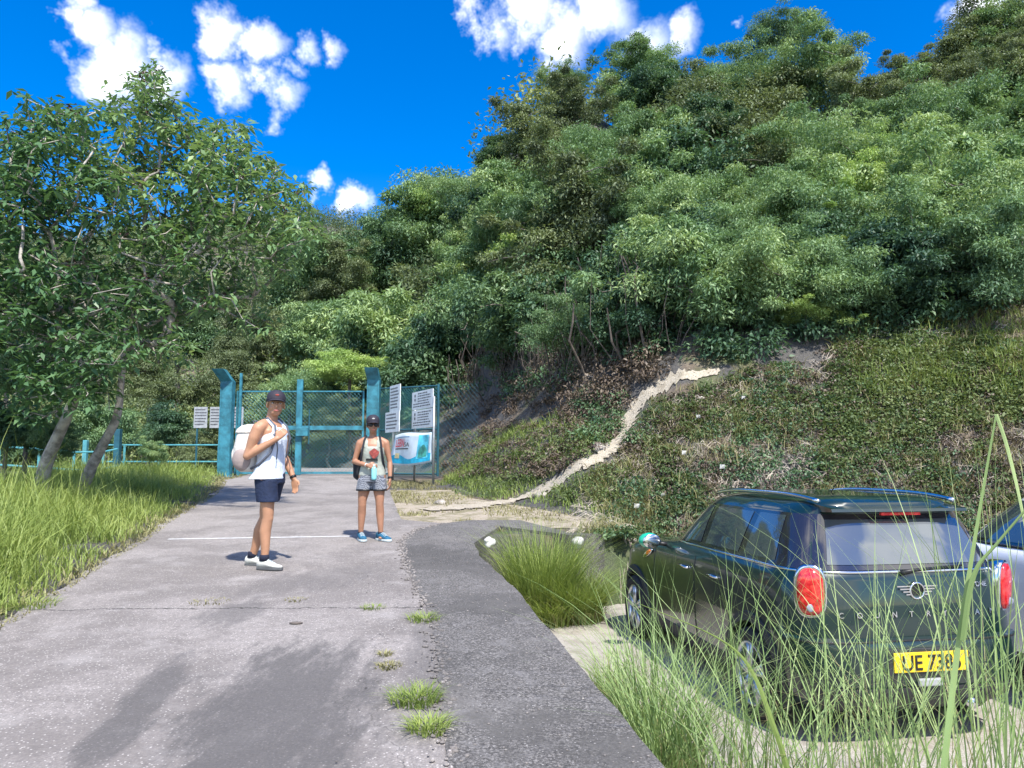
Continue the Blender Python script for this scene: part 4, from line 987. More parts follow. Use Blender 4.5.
# banner: a sagging cloth with its print
bn = empty('banner', (0, 0, 0), 0, 'white and turquoise printed banner with red lettering tied between the sign posts', 'banner')
TL, TRr, BL, BR = at(394, 435.5, 20.4), at(431, 431, 18.72), at(388, 464, 20.5), at(430.5, 462, 18.72)
def bpt(s_, t_):       # s 0..1 left-right, t 0..1 bottom-top
    top_ = TL*(1-s_)+TRr*s_; bt = BL*(1-s_)+BR*s_; p = bt*(1-t_)+top_*t_
    p = p+np.array([0, 0, -.07*math.sin(math.pi*s_)*(1-t_)+.03*math.sin(5*s_)*t_])+np.array([.05, .03, 0])*math.sin(7*s_+2*t_)*.6; return p
nb = np.array([-dx[1]*-1, -dx[0], 0]); nb = nb/np.linalg.norm(nb); nb = nb if nb[1] < 0 else -nb
def bgrid(s0, s1, t0, t1, off, name, mat, parent, ns=14, nt=8, shape=None):
    b = MB(); vs = []
    for j in range(nt+1):
        for i in range(ns+1):
            s_ = s0+(s1-s0)*i/ns; t_ = t0+(t1-t0)*j/nt
            if shape: s_, t_ = shape(s_, t_)
            vs.append(bpt(s_, t_)+nb*off)
    b.add(vs, [(j*(ns+1)+i, j*(ns+1)+i+1, (j+1)*(ns+1)+i+1, (j+1)*(ns+1)+i) for j in range(nt) for i in range(ns)])
    return b.build(name, mat, parent, smooth=True)
cl = bgrid(0, 1, 0, 1, 0, 'cloth', simple('banner_white', (.62,.72,.80), .5, var=.12, scale=3, bump=.1), bn)
cl.modifiers.new('s', 'SOLIDIFY').thickness = .003
cy = simple('banner_cyan', (.02,.45,.68), .5, var=.3, scale=3, bump=0); gn = simple('banner_green', (.05,.28,.22), .5, var=.6, scale=6, bump=0)
bgrid(.02, .98, .06, .27, .012, 'sea_print', cy, cl, shape=lambda s_, t_: (s_, t_+.07*math.sin(9*s_)*(t_-.06)/.2))
bgrid(.70, .93, .18, .93, .016, 'island_print', simple('banner_sky', (.10,.55,.78), .5, var=.5, scale=4, bump=0), cl)
bgrid(.74, .90, .22, .62, .020, 'hill_print', gn, cl, shape=lambda s_, t_: (s_, .22+(t_-.22)*(.55+.45*math.sin((s_-.74)/.16*math.pi))))
bgrid(.12, .24, .22, .38, .020, 'beach_print', simple('banner_sand', (.65,.55,.30), .5, var=.4, scale=6, bump=0), cl, 6, 4)
def banner_text(txt, s0, t0, size, mat, name):
    V_, F_ = text_geo(txt, 1.); xs = [p[0] for p in V_]; w_ = max(xs)-min(xs); b = MB()
    b.add([bpt(s0+(p[0]-min(xs))/w_*size, t0+p[1]*size*1.3)+nb*.024 for p in V_], F_); b.build(name, mat, cl)
banner_text('LEBN', .10, .58, .27, simple('ink_red', (.62,.03,.06), .5, var=.05, bump=0), 'red_lettering')
banner_text('SA', .38, .58, .14, M['ink'], 'black_lettering')
bgrid(.10, .50, .50, .535, .02, 'underline', M['ink'], cl, 8, 1)
bgrid(.08, .50, .86, .89, .02, 'heading_line', simple('ink_blue', (.12,.25,.45), .5, var=.1, bump=0), cl, 8, 1)
# three grey boards near the left gate post, standing on posts over the railing
for i, (u0, u1, Y, lab) in enumerate(((193.5, 207, 22.6, 'leftmost grey speckled board over the railing beside the gate'), (209.5, 221, 22.6, 'grey speckled board half hidden behind the thick left gate post'), (232, 243, 22.7, 'grey speckled board seen through the gate mesh'))):
    p = at(u0, 428, Y); p2 = at(u1, 428, Y); zt_ = at(u0, 407, Y)[2]
    rt = board('notice_board', (p[0], Y, p[2]), (1, 0), p2[0]-p[0], zt_-p[2], lab, 6, mat='board_grey', seed=10+i, pict=False)
    if i == 0:
        pb = MB(); pb.tube([(0.1, .03, -1.6), (0.1, .03, .2)], .03, n=6); pb.build('post', M['teal_dark'], rt)

# ================================================================== cars
def car_paint(name, col, coat=1., rough=.35, metal=.3):
    t = NT(name); p = t.pos(); n = t.noise(60, 2, .5, p); c = t.mix(t.math('MULTIPLY', n, .25), col, tuple(min(1, x*1.5+.004) for x in col))
    t.bsdf(c, rough, metal, coat=coat); return t.m
def glass_mat(name, col, rough=.02):
    t = NT(name); t.bsdf(col, rough, 0, spec=.9, coat=1.); return t.m
def tinted(name, col, met, rough):
    t = NT(name); t.bsdf(col, rough, met, spec=.9, coat=1.); return t.m
M['glass_dark'] = tinted('glass_dark', (.10,.13,.15), .45, .02)
M['glass_rear'] = tinted('glass_rear', (.14,.16,.18), .5, .03)
M['pillar'] = glass_mat('pillar', (.02,.018,.025), .12)
def red_lens():
    t = NT('red_lens'); p = t.pos(); n = t.noise(30, 3, .6, p); c = t.mix(t.step(n, .4, .65), (.55,.008,.015), (.85,.06,.05)); t.bsdf(c, .12, coat=1.); return t.m
M['red_lens'] = red_lens()
M['orange'] = simple('orange', (.85,.22,.02), .2, coat=1., bump=0)
M['plate'] = simple('plate', (.85,.58,.02), .4, var=.05, bump=0)
M['mirror_green'] = simple('mirror_green', (.02,.42,.25), .25, coat=1., var=.05, bump=0)
class CarShape:
    def __init__(s, tab, Rr, Fr, n=4.6, zs=1., xs=1., ws=1.):
        t = np.array(tab, float); s.z = t[:,0]*zs; s.xr = t[:,1]*xs; s.xf = t[:,2]*xs; s.w = t[:,3]*ws; s.Rr = Rr; s.Fr = Fr; s.n = n
    def at(s, z): return [float(np.interp(z, s.z, q)) for q in (s.xr, s.xf, s.w)]
    def half(s, z, k=16, m=22):
        xr, xf, w_ = s.at(z); Rr = min(s.Rr, (xf-xr)*.4); Fr = min(s.Fr, (xf-xr)*.45); n = s.n; pts = []
        for i in range(k+1):
            a = math.pi/2*i/k; c, sn = math.cos(a), math.sin(a); pts.append((xr+Rr-Rr*c**(2/n), w_*sn**(2/n)))
        for i in range(1, m): 
            f = i/m; pts.append((xr+Rr+(xf-Fr-xr-Rr)*f, w_*(1+.012*math.sin(math.pi*f))))
        for i in range(k+1):
            a = math.pi/2*(1-i/k); c, sn = math.cos(a), math.sin(a); nf = 3.2; pts.append((xf-Fr+Fr*c**(2/nf), w_*sn**(2/nf)))
        return pts
    def ring(s, z):
        h = s.half(z); return [(x, y, z) for x, y in h]+[(x, -y, z) for x, y in h[::-1][1:-1]]
    def side(s, x, z):
        xr, xf, w_ = s.at(z); Rr = min(s.Rr, (xf-xr)*.4); Fr = min(s.Fr, (xf-xr)*.45)
        if x < xr+Rr: q = min(1, (xr+Rr-x)/Rr); return w_*(1-q**s.n)**(1/s.n)
        if x > xf-Fr: q = min(1, (x-xf+Fr)/Fr); return w_*(1-q**3.2)**(1/3.2)
        f = (x-xr-Rr)/(xf-Fr-xr-Rr); return w_*(1+.012*math.sin(math.pi*f))
    def rear(s, y, z):
        xr, xf, w_ = s.at(z); Rr = min(s.Rr, (xf-xr)*.4); q = min(1, abs(y)/w_); return xr+Rr-Rr*(1-q**s.n)**(1/s.n)
    def front(s, y, z):
        xr, xf, w_ = s.at(z); Fr = min(s.Fr, (xf-xr)*.45); q = min(1, abs(y)/w_); return xf-Fr+Fr*(1-q**3.2)**(1/3.2)
TAB = [(.20,-.58,3.20,.78),(.27,-.69,3.28,.84),(.35,-.745,3.33,.87),(.50,-.765,3.35,.885),(.63,-.76,3.35,.89),(.665,-.75,3.33,.893),(.675,-.70,3.32,.893),(.85,-.69,3.27,.89),(.93,-.68,3.15,.88),(.98,-.672,2.9,.872),
       (1.02,-.665,2.45,.86),(1.055,-.66,2.05,.845),(1.075,-.645,1.95,.822),(1.12,-.625,1.89,.80),(1.25,-.565,1.72,.755),(1.38,-.495,1.54,.70),(1.43,-.468,1.46,.675),(1.47,-.475,1.38,.64),(1.505,-.46,1.26,.585),(1.53,-.40,1.10,.50),(1.547,-.30,.85,.34)]
def overlay_side(S, x0f, x1f, z0, z1, off, sgn, nx=10, nz=6, thick=None):
    b = MB(); vs = []
    for j in range(nz+1):
        z = z0+(z1-z0)*j/nz
        for i in range(nx+1):
            x = x0f(z)+(x1f(z)-x0f(z))*i/nx; vs.append((x, sgn*(S.side(x, z)+off), z))
    b.add(vs, [(j*(nx+1)+i, j*(nx+1)+i+1, (j+1)*(nx+1)+i+1, (j+1)*(nx+1)+i)[::sgn] for j in range(nz) for i in range(nx)]); return b
def overlay_end(S, yf, z0, z1, off, ny=16, nz=6, end='rear'):
    b = MB(); vs = []
    for j in range(nz+1):
        z = z0+(z1-z0)*j/nz; a, c = yf(z)
        for i in range(ny+1):
            y = a+(c-a)*i/ny; x = S.rear(y, z)-off if end == 'rear' else S.front(y, z)+off; vs.append((x, y, z))
    b.add(vs, [(j*(ny+1)+i, j*(ny+1)+i+1, (j+1)*(ny+1)+i+1, (j+1)*(ny+1)+i) for j in range(nz) for i in range(ny)]); return b
def make_wheel(parent, x, y, r, style):
    sg = 1 if y > 0 else -1; wz = r
    wh = empty('wheel', (x, y, wz)); wh.parent = parent
    w2 = .105; prof = [(r*.70, -w2), (r*.93, -w2*1.02), (r*.985, -w2*.8), (r, -w2*.4), (r, w2*.4), (r*.985, w2*.8), (r*.93, w2*1.02), (r*.70, w2), (r*.66, w2*.7), (r*.66, -w2*.7)]
    b = MB(); b.lathe(prof, 40); b.build('tyre', M['rubber'], wh, smooth=True)
    b = MB(); ro = r*.70; b.lathe([(ro, sg*w2*.98), (ro*.94, sg*w2*1.0), (ro*.90, sg*w2*.6), (ro*.90, -sg*w2*.9), (ro, -sg*w2*.9)], 40)
    nsp = 5
    for k in range(nsp):
        for d in (-.14, .14):
            a = 2*math.pi*k/nsp+.3; a1, a2 = a+d*1.6, a+d
            b.tube([(ro*.16*math.cos(a1), sg*w2*.78, ro*.16*math.sin(a1)), (ro*.55*math.cos(a2), sg*w2*.86, ro*.55*math.sin(a2)), (ro*.93*math.cos(a2), sg*w2*.84, ro*.93*math.sin(a2))], [.026, .021, .02], n=6)
    b.tube([(0, sg*w2*.5, 0), (0, sg*w2*.95, 0)], .05, n=16); b.build('rim', M['alloy'], wh, smooth=True)
    b = MB(); b.tube([(0, -sg*.02, 0), (0, sg*.02, 0)], ro*.9, n=24); b.build('brake_disc', M['plastic'], wh)
def make_car(lab, paint, S, wb, wr, badge_fn=None, white=False):
    root = empty('parked_car', (0,0,0), 0, lab, 'car')
    b = MB(); b.loft([S.ring(z) for z in S.z]); body = b.build('body', paint, root, smooth=True)
    cut = MB()
    for x in (0, wb):
        for sg in (1, -1): cut.tube([(x, sg*.60, wr), (x, sg*1.1, wr)], wr+.055, n=40)
    co = cut.build('cut', paint); md = body.modifiers.new('b', 'BOOLEAN'); md.operation = 'DIFFERENCE'; md.object = co; md.solver = 'EXACT'
    bpy.context.view_layer.update(); me = bpy.data.meshes.new_from_object(body.evaluated_get(bpy.context.evaluated_depsgraph_get()))
    body.modifiers.clear(); body.data = me; me.name = 'body'; me.materials.clear(); me.materials.append(paint)
    sm = np.array([abs(p.normal[1]) > .0 and len(p.vertices) <= 5 for p in me.polygons]); me.polygons.foreach_set('use_smooth', sm)
    ed = body.modifiers.new('e', 'EDGE_SPLIT'); ed.split_angle = R(38)
    bpy.data.objects.remove(co)
    for x in (0, wb):
        for sg in (1, -1):
            make_wheel(root, x, sg*(.775), wr, 0)
            a = MB(); pts = []; rr = []
            for k in range(-4, 25):
                t = math.pi*k/20; px_, pz = x+(wr+.075)*math.cos(t), wr+(wr+.075)*math.sin(t)
                if pz < .19: continue
                pts.append((px_, sg*(S.side(px_, min(max(pz, .3), 1.0))+.004), pz))
            vs = []
            for p in pts:
                c = (p[0]-x, p[2]-wr); l_ = math.hypot(*c); c = (c[0]/l_, c[1]/l_)
                for dr, oy in ((-.03, -.03), (-.03, .012), (.035, .010), (.04, -.012)): vs.append((p[0]+c[0]*dr, p[1]+sg*oy, p[2]+c[1]*dr))
            a.add(vs, [(4*i+j, 4*i+(j+1) % 4, 4*i+4+(j+1) % 4, 4*i+4+j) for i in range(len(pts)-1) for j in range(4)])
            a.build('wheel_arch', M['plastic'], root)
    # glasshouse: dark band, then panes
    zs0, zs1 = S.z[12]+.012, S.z[16]
    fr = lambda z: (z-zs0)/(zs1-zs0)
    xr_ = lambda z: S.at(z)[0]; xf_ = lambda z: S.at(z)[1]
    for sg in (1, -1):
        overlay_side(S, lambda z: xr_(z)+.02, lambda z: xf_(z)-.30, zs0, zs1, .003, sg, 40, 8).build('pillar_band', M['pillar'], root, smooth=True)
        zz0, zz1 = zs0+.025, zs1-.02
        slant = lambda x0, x1: (lambda z: x0+(x1-x0)*(z-zz0)/(zz1-zz0))
        for nm, f0_, f1_ in (('rear_quarter_window', slant(-.24, -.20), slant(.22, .16)), ('rear_door_window', slant(.31, .25), slant(.93, .90)), ('front_door_window', slant(1.03, 1.00), slant(1.74, 1.42))):
            overlay_side(S, f0_, f1_, zz0, zz1, .007, sg, 12, 8).build(nm, M['glass_dark'], root, smooth=True)
        q = MB(); pts = [(x, sg*(S.side(x, zs0-.012)+.006), zs0-.012) for x in np.linspace(xr_(zs0)+.03, 1.85, 40)]; q.tube(pts, .011, n=6)
        q.build('belt_trim', M['chrome'] if not white else M['black'], root, smooth=True)
        # door seams and handles
        q = MB()
        for xs_ in ((.42, .42, .28), (1.0, 1.0, 1.0), (1.98, 2.0, 2.0)):
            pts = [(xs_[0]+(xs_[2]-xs_[0])*k/10 if z_ > .6 else xs_[2], sg*(S.side(xs_[0], z_)+.001), z_) for k, z_ in enumerate(np.linspace(1.04, .36, 11))]; q.tube(pts, .005, n=4)
        q.tube([(x, sg*(S.side(x, .36)+.001), .36) for x in np.linspace(.42, 2.0, 16)], .005, n=4)
        q.build('door_seam', M['black'], root)
        for xh in (.52, 1.12):
            q = MB(); y_ = sg*(S.side(xh, .93)+.022); q.tube([(xh, y_-sg*.02, .925), (xh+.02, y_, .93), (xh+.09, y_+sg*.004, .932), (xh+.17, y_, .93), (xh+.19, y_-sg*.02, .925)], .011, n=8); q.build('door_handle', M['chrome'] if not white else paint, root, smooth=True)
        overlay_side(S, lambda z: .40, lambda z: 2.2, .205, .36, .006, sg, 20, 4).build('sill_trim', M['plastic'], root, smooth=True)
        # mirror
        q = MB(); yb = S.side(1.72, 1.06); q.tube([(1.76, sg*(yb-.04), 1.06), (1.75, sg*(yb+.08), 1.075)], .02); q.build('mirror_arm', M['black'], root, smooth=True)
        q = MB(); q.ell((1.78, sg*(yb+.16), 1.10), (.075, .105, .075)); hs_ = q.build('door_mirror', M['mirror_green'] if not white else M['black'], root, smooth=True)
        q = MB(); q.ell((1.715, sg*(yb+.155), 1.10), (.015, .092, .066)); q.build('mirror_glass', M['chrome'], hs_, smooth=True)
        q = MB(); xa = 2.25; q.ell((2.18, sg*(S.side(2.18, .93)+.01), .93), (.15, .012, .028), Euler((0, R(20), 0)).to_matrix()); ind = q.build('side_indicator', M['chrome'], root, smooth=True)
        q = MB(); q.ell((2.14, sg*(S.side(2.14, .93)+.018), .945), (.075, .012, .02), Euler((0, R(20), 0)).to_matrix()); q.build('amber_lens', M['orange'], ind, smooth=True)
        # roof rail
        q = MB(); pts = [(x, sg*(.55-.03*abs(x-.4)**2), S.z[18]-.0+.05*(1-abs((x-.38)/.86)**3.2)) for x in np.linspace(-.42, 1.22, 26)]; q.tube(pts, .016, n=8); q.build('roof_rail', M['chrome'] if not white else M['black'], root, smooth=True)
        # tail lamp
        cy_, cz_ = .722*S.at(.9)[2]/.86, 1.0; cx_ = S.rear(cy_, cz_); rot = Euler((0, 0, -sg*R(30))).to_matrix()
        def lamp_ring(hw, hh, dep, n=28):
            out = []
            for k in range(n):
                a = 2*math.pi*k/n; yy_ = hw*abs(math.cos(a))**.75*(1 if math.cos(a) > 0 else -1); zz_ = hh*abs(math.sin(a))**.75*(1 if math.sin(a) > 0 else -1)
                p = rot @ Vector((-dep-.05*zz_, yy_, zz_)); out.append((cx_+p.x, sg*cy_+p.y, cz_+p.z))
            return out
        q = MB(); q.loft([lamp_ring(.105, .178, -.06), lamp_ring(.105, .178, .022), lamp_ring(.095, .165, .032), lamp_ring(.088, .158, .030)]); lamp = q.build('tail_light', M['chrome'], root, smooth=True)
        q = MB(); q.loft([lamp_ring(.088, .157, .02), lamp_ring(.085, .153, .042), lamp_ring(.06, .12, .056), lamp_ring(.02, .05, .060)]); q.build('red_lens', M['red_lens'], lamp, smooth=True)
        q = MB(); p = rot @ Vector((-.054, .0, -.10)); q.ell((cx_+p.x, sg*cy_+p.y, cz_+p.z), (.006, .034, .026)); q.build('reverse_lens', simple('reverse_lens', (.25,.27,.33), .15, coat=1, bump=0), lamp, smooth=True)
    # windscreen, rear window
    overlay_end(S, lambda z: (-S.at(z)[2]*.86, S.at(z)[2]*.86), zs0, zs1+.01, .006, end='front').build('windscreen', M['glass_dark'], root, smooth=True)
    overlay_end(S, lambda z: (-S.at(z)[2]*.985, S.at(z)[2]*.985), zs0, zs1, .003, ny=28).build('rear_pillar_band', M['pillar'], root, smooth=True)
    overlay_end(S, lambda z: (-.60+.10*fr(z), .60-.10*fr(z)), zs0+.035, zs1-.035, .009).build('rear_window', M['glass_rear'], root, smooth=True)
    q = MB(); q.tube([(S.rear(y, zs0-.012)-.006, y, zs0-.012) for y in np.linspace(-.80, .80, 40)], .011, n=6); q.build('rear_belt_trim', M['chrome'], root, smooth=True)
    # roof spoiler with brake light
    q = MB(); z_ = S.z[17]
    for k in range(1): q.loft([[(S.at(z_)[0]-.10+.05*abs(y)**2, y, z_-.02), (S.at(z_)[0]+.10, y, z_-.03), (S.at(z_)[0]+.14, y, z_+.03), (S.at(z_)[0]-.09+.05*abs(y)**2, y, z_+.0)] for y in np.linspace(-.52, .52, 15)])
    sp_ = q.build('roof_spoiler', paint, root, smooth=True); e_ = sp_.modifiers.new('e', 'EDGE_SPLIT')
    q = MB(); q.box((S.at(z_)[0]-.075, 0, z_-.035), (.02, .30, .018)); q.build('brake_light', M['red_lens'], sp_)
    q = MB(); xw = S.rear(.1, 1.13)-.02; q.tube([(xw-.005, .10, 1.115), (xw, .0, 1.13), (xw+.01, -.38, 1.155)], [.02, .012, .008], n=8); q.build('rear_wiper', M['black'], root, smooth=True)
    # bumper parts
    q = MB(); vs = []
    overlay_end(S, lambda z: (-.80, .80), .215, .40, .006, ny=24).build('bumper_skirt', M['plastic'], root, smooth=True)
    q = MB(); q.tube([(S.rear(y, .685)-.004, y, .685+.012*math.cos(y*2)) for y in np.linspace(-.84, .84, 40)], .006, n=6); q.build('tailgate_seam', M['black'], root, smooth=True)
    q = MB(); q.tube([(S.rear(y, .705)-.006, y, .695) for y in np.linspace(-.62, .62, 30)], .004, n=6); q.build('bumper_line', M['chrome'], root, smooth=True)
    q = MB(); q.tube([(S.rear(0, .3)+.05, -.34, .27), (S.rear(0, .3)-.03, -.34, .27)], .035, n=14); q.build('exhaust', M['chrome'], root, smooth=True)
    q = MB(); q.box((S.rear(0, .42)-.012, 0, .43), (.03, .17, .05)); q.build('fog_light', simple('fog_grey', (.35,.36,.37), .3, bump=0), root, bevel=.01)
    q = MB(); q.tube([(.35, 0, 1.545), (.33, 0, 1.57)], .02, n=8); q.tube([(.33, 0, 1.56), (.15, 0, 1.72)], .004, n=5); q.build('antenna', M['black'], root)
    return root
def letters(S, parent, txts, name, mat, size):
    """txts: (string, y, z) laid on the rear surface"""
    b = MB()
    for st, y0, z0 in txts:
        V_, F_ = text_geo(st, size, .004)
        b.add([(S.rear(y0-p[0], z0+p[1])-.006-p[2], y0-p[0], z0+p[1]) for p in V_], F_)
    return b.build(name, mat, parent)
SM = CarShape(TAB, .66, .85, zs=1.045, ws=.965)
M['green_paint'] = car_paint('green_paint', (.002,.016,.014), metal=0)
M['white_paint'] = car_paint('white_paint', (.85,.87,.90), rough=.3, metal=0)
car = make_car('very dark green estate car with chrome trim and yellow number plate UE 7385', M['green_paint'], SM, 2.595, .325)
car.location = (2.60, 5.88, LOT+.006); car.rotation_euler = (0, 0, R(90)+R(9.6))
# rear details of the green car
word = 'COUNTRYMAN'
letters(SM, car, [(c, .56-i*1.12/9, .835) for i, c in enumerate(word)], 'lettering', M['chrome'], .052)
letters(SM, car, [('ONE', -.50, 1.015)], 'model_lettering', M['chrome'], .045)
bx_ = SM.rear(0, 1.02)-.012; bg_ = MB(); bg_.lathe([(.050, -.008), (.062, 0), (.050, .008), (.044, 0)], 28, (0, 0, 0))
def rotx(vs): return vs
bm_ = MB(); bm_.add([(bx_+p[1], p[0], 1.0+p[2]) for p in bg_.v], bg_.f)
em = bm_.build('emblem', M['chrome'], car, smooth=True)
wg = MB()
for sg in (1, -1):
    for k in range(4):
        z_ = 1.0+.030-k*.018; y1_ = (.150-.022*k)*sg; wg.box((bx_, (.052*sg+y1_)/2, z_), (.010, abs(y1_-.052*sg), .008))
wg.build('emblem_wings', M['chrome'], em)
wg = MB(); n_ = 20; wg.add([(bx_+.004, .043*math.cos(2*math.pi*k/n_), 1.0+.043*math.sin(2*math.pi*k/n_)) for k in range(n_)], [tuple(range(n_))]); wg.build('emblem_disc', M['black'], em)
px0 = SM.rear(0, .56)-.02; q = MB(); q.box((px0, 0, .565), (.012, .54, .125)); pl_ = q.build('number_plate', M['plate'], car, bevel=.004)
V_, F_ = text_geo('UE 7385', .135, .001); q = MB(); q.add([(px0-.009-p[2], -p[0]*.92, .517+p[1]) for p in V_], F_); q.build('plate_lettering', M['black'], pl_)
q = MB(); q.box((px0+.012, 0, .565), (.012, .60, .17)); q.build('plate_recess', M['plastic'], car, bevel=.01)

SW = CarShape([(z*1.09, xr*1.05, xf*1.08, w_*1.02) for z, xr, xf, w_ in TAB], .68, .95)
wc = make_car('white car standing on the far side of the dark green one', M['white_paint'], SW, 2.70, .33, white=True)
wc.location = (5.02, 5.15, LOT+.004); wc.rotation_euler = (0, 0, R(90)+R(6))
for sg in (1,):
    V_, F_ = text_geo('AWD', .05, .002); q = MB(); q.add([(2.28-p[0], SW.side(2.28-p[0], .98)+.006+p[2], .97+p[1]) for p in V_], F_); q.build('side_lettering', M['chrome'], wc)

# ================================================================== people
M['skin_m'] = simple('skin_m', (.44,.23,.135), .5, var=.06, scale=10, bump=0)
M['skin_w'] = simple('skin_w', (.38,.19,.115), .5, var=.06, scale=10, bump=0)
M['hair_m'] = simple('hair_m', (.30,.19,.10), .7, var=.3, scale=60, bump=.3)
M['hair_w'] = simple('hair_w', (.02,.014,.012), .6, var=.3, scale=60, bump=.3)
M['cap'] = simple('cap', (.025,.022,.035), .75, var=.2, scale=40, bump=.1)
M['cloth_white'] = simple('cloth_white', (.66,.72,.82), .85, var=.06, scale=7, bump=.4, bd=.02)
M['navy'] = simple('navy', (.010,.020,.055), .85, var=.25, scale=9, bump=.4, bd=.02)
M['cream'] = simple('cream', (.66,.62,.56), .8, var=.12, scale=9, bump=.4, bd=.02)
M['taupe'] = simple('taupe', (.34,.27,.25), .8, var=.12, scale=9, bump=.3)
M['strap'] = simple('strap', (.10,.11,.14), .8, var=.2, scale=30, bump=.1)
M['sock'] = simple('sock', (.012,.015,.035), .9, var=.1, bump=0)
M['shoe_white'] = simple('shoe_white', (.62,.62,.56), .7, var=.12, scale=20, bump=.1)
M['sole_grey'] = simple('sole_grey', (.10,.105,.11), .8, var=.2, bump=0)
M['shoe_blue'] = simple('shoe_blue', (.015,.11,.20), .7, var=.35, scale=18, bump=.1)
M['sole_white'] = simple('sole_white', (.55,.62,.62), .7, var=.1, bump=0)
M['grey_top'] = simple('grey_top', (.36,.39,.34), .85, var=.15, scale=9, bump=.3, bd=.02)
def pattern_mat():
    t = NT('pattern_shorts'); p = t.pos(); m = t.n('ShaderNodeMapping'); m.inputs['Rotation'].default_value = (R(40), R(45), R(20)); t.l(p, m.inputs['Vector'])
    c = t.n('ShaderNodeTexChecker'); c.inputs['Scale'].default_value = 90; c.inputs[1].default_value = (.34,.36,.40,1); c.inputs[2].default_value = (.03,.04,.07,1); t.l(m.outputs[0], c.inputs[0])
    t.bsdf(c.outputs[0], .85); return t.m
M['pattern'] = pattern_mat()
M['black_bag'] = simple('black_bag', (.015,.017,.025), .8, var=.3, scale=12, bump=.3)
M['bottle_blue'] = simple('bottle_blue', (.25,.62,.66), .3, var=.05, bump=0)
M['eye_white'] = simple('eye_white', (.7,.68,.64), .3, var=0, bump=0)
M['lip'] = simple('lip', (.42,.12,.10), .5, var=.05, bump=0)
M['print_red'] = simple('print_red', (.30,.06,.05), .85, var=.4, scale=30, bump=0)
def ring_(c, rx, ry, n=22, rot=None, sq=2.3):
    out = []
    for k in range(n):
        a = 2*math.pi*k/n; ca, sa = math.cos(a), math.sin(a)
        p = Vector((rx*abs(ca)**(2/sq)*(1 if ca > 0 else -1), ry*abs(sa)**(2/sq)*(1 if sa > 0 else -1), 0))
        if rot is not None: p = rot @ p
        out.append((c[0]+p.x, c[1]+p.y, c[2]+p.z))
    return out
def hand(b, wrist, direction, palm_n, thumb_side, size=.18, curl=.5):
    """palm and five bent fingers; direction: along the hand, palm_n: the way the palm faces"""
    d = Vector(direction).normalized(); nrm = (Vector(palm_n)-d*Vector(palm_n).dot(d)).normalized(); s_ = d.cross(nrm)*thumb_side
    w_ = Vector(wrist); pl_ = size*.50; k0 = w_+d*pl_
    for o in (-.34, -.11, .11, .34): b.tube([w_+s_*o*size*.18, w_+d*pl_*.5+s_*o*size*.38, k0+s_*o*size*.46], [size*.095, size*.088, size*.075], n=8, round_ends=True)
    for i, (o, ln) in enumerate(((.36, .40), (.12, .46), (-.12, .43), (-.36, .33))):
        p = k0+s_*o*size*.46; q = d; pts = [p]; ang = 0
        for j, f in enumerate((.42, .32, .26)):
            ang += curl*(.55+.15*j); dd = d*math.cos(ang)+nrm*math.sin(ang); pts.append(pts[-1]+dd*ln*size*f)
        b.tube(pts, [size*.052, size*.048, size*.044, size*.036], n=8, round_ends=True)
    t0 = w_+d*size*.14+s_*size*.14; t1 = t0+(d*.6+s_*.8)*size*.17; t2 = t1+(d*.85+s_*.25+nrm*.45)*size*.17; t3 = t2+(d*.7+nrm*.6)*size*.12
    b.tube([t0, t1, t2, t3], [size*.075, size*.062, size*.052, size*.042], n=8, round_ends=True)
def head(b, c, rot, s_=1., fem=False):
    """cranium, jaw, nose, brow, lips' bed, ears; faces -y before rot; c: centre at eye height"""
    def E(p, r, q=None): b.ell(Vector(c)+rot @ (Vector(p)*s_), tuple(x*s_ for x in r), rot if q is None else rot @ q, 18, 12)
    E((0, .012, .030), (.076, .096, .088)); E((0, -.020, -.030), (.062, .070, .075)); E((0, -.045, -.082), (.040 if fem else .046, .040, .030))
    E((0, -.072, -.010), (.052, .022, .020)); E((.032, -.062, -.040), (.024, .02, .02)); E((-.032, -.062, -.040), (.024, .02, .02))
    E((0, -.100, -.030), (.013, .020, .022), Euler((R(25), 0, 0)).to_matrix()); E((0, -.096, -.012), (.009, .012, .024))
    E((0, -.086, -.068), (.024, .012, .012))
    for sg in (1, -1): E((sg*.078, .012, -.010), (.010, .022, .032))
def eyes_lips(parent, c, rot, s_=1., eyes=True):
    if eyes:
        for sg in (1, -1):
            b = MB(); b.ell(Vector(c)+rot @ (Vector((sg*.031, -.082, .000))*s_), (.013*s_, .009*s_, .008*s_), rot, 12, 8); e = b.build('eye', M['eye_white'], parent, smooth=True)
            b = MB(); b.ell(Vector(c)+rot @ (Vector((sg*.031, -.0885, .000))*s_), (.0062*s_, .004*s_, .0062*s_), rot, 10, 6); b.build('iris', M['black'], e, smooth=True)
            b = MB(); b.ell(Vector(c)+rot @ (Vector((sg*.032, -.088, .018))*s_), (.019*s_, .006*s_, .004*s_), rot, 10, 6); b.build('eyebrow', M['hair_m'], parent, smooth=True)
    b = MB(); b.ell(Vector(c)+rot @ (Vector((0, -.094, -.068))*s_), (.022*s_, .007*s_, .007*s_), rot, 12, 8); b.build('lips', M['lip'], parent, smooth=True)
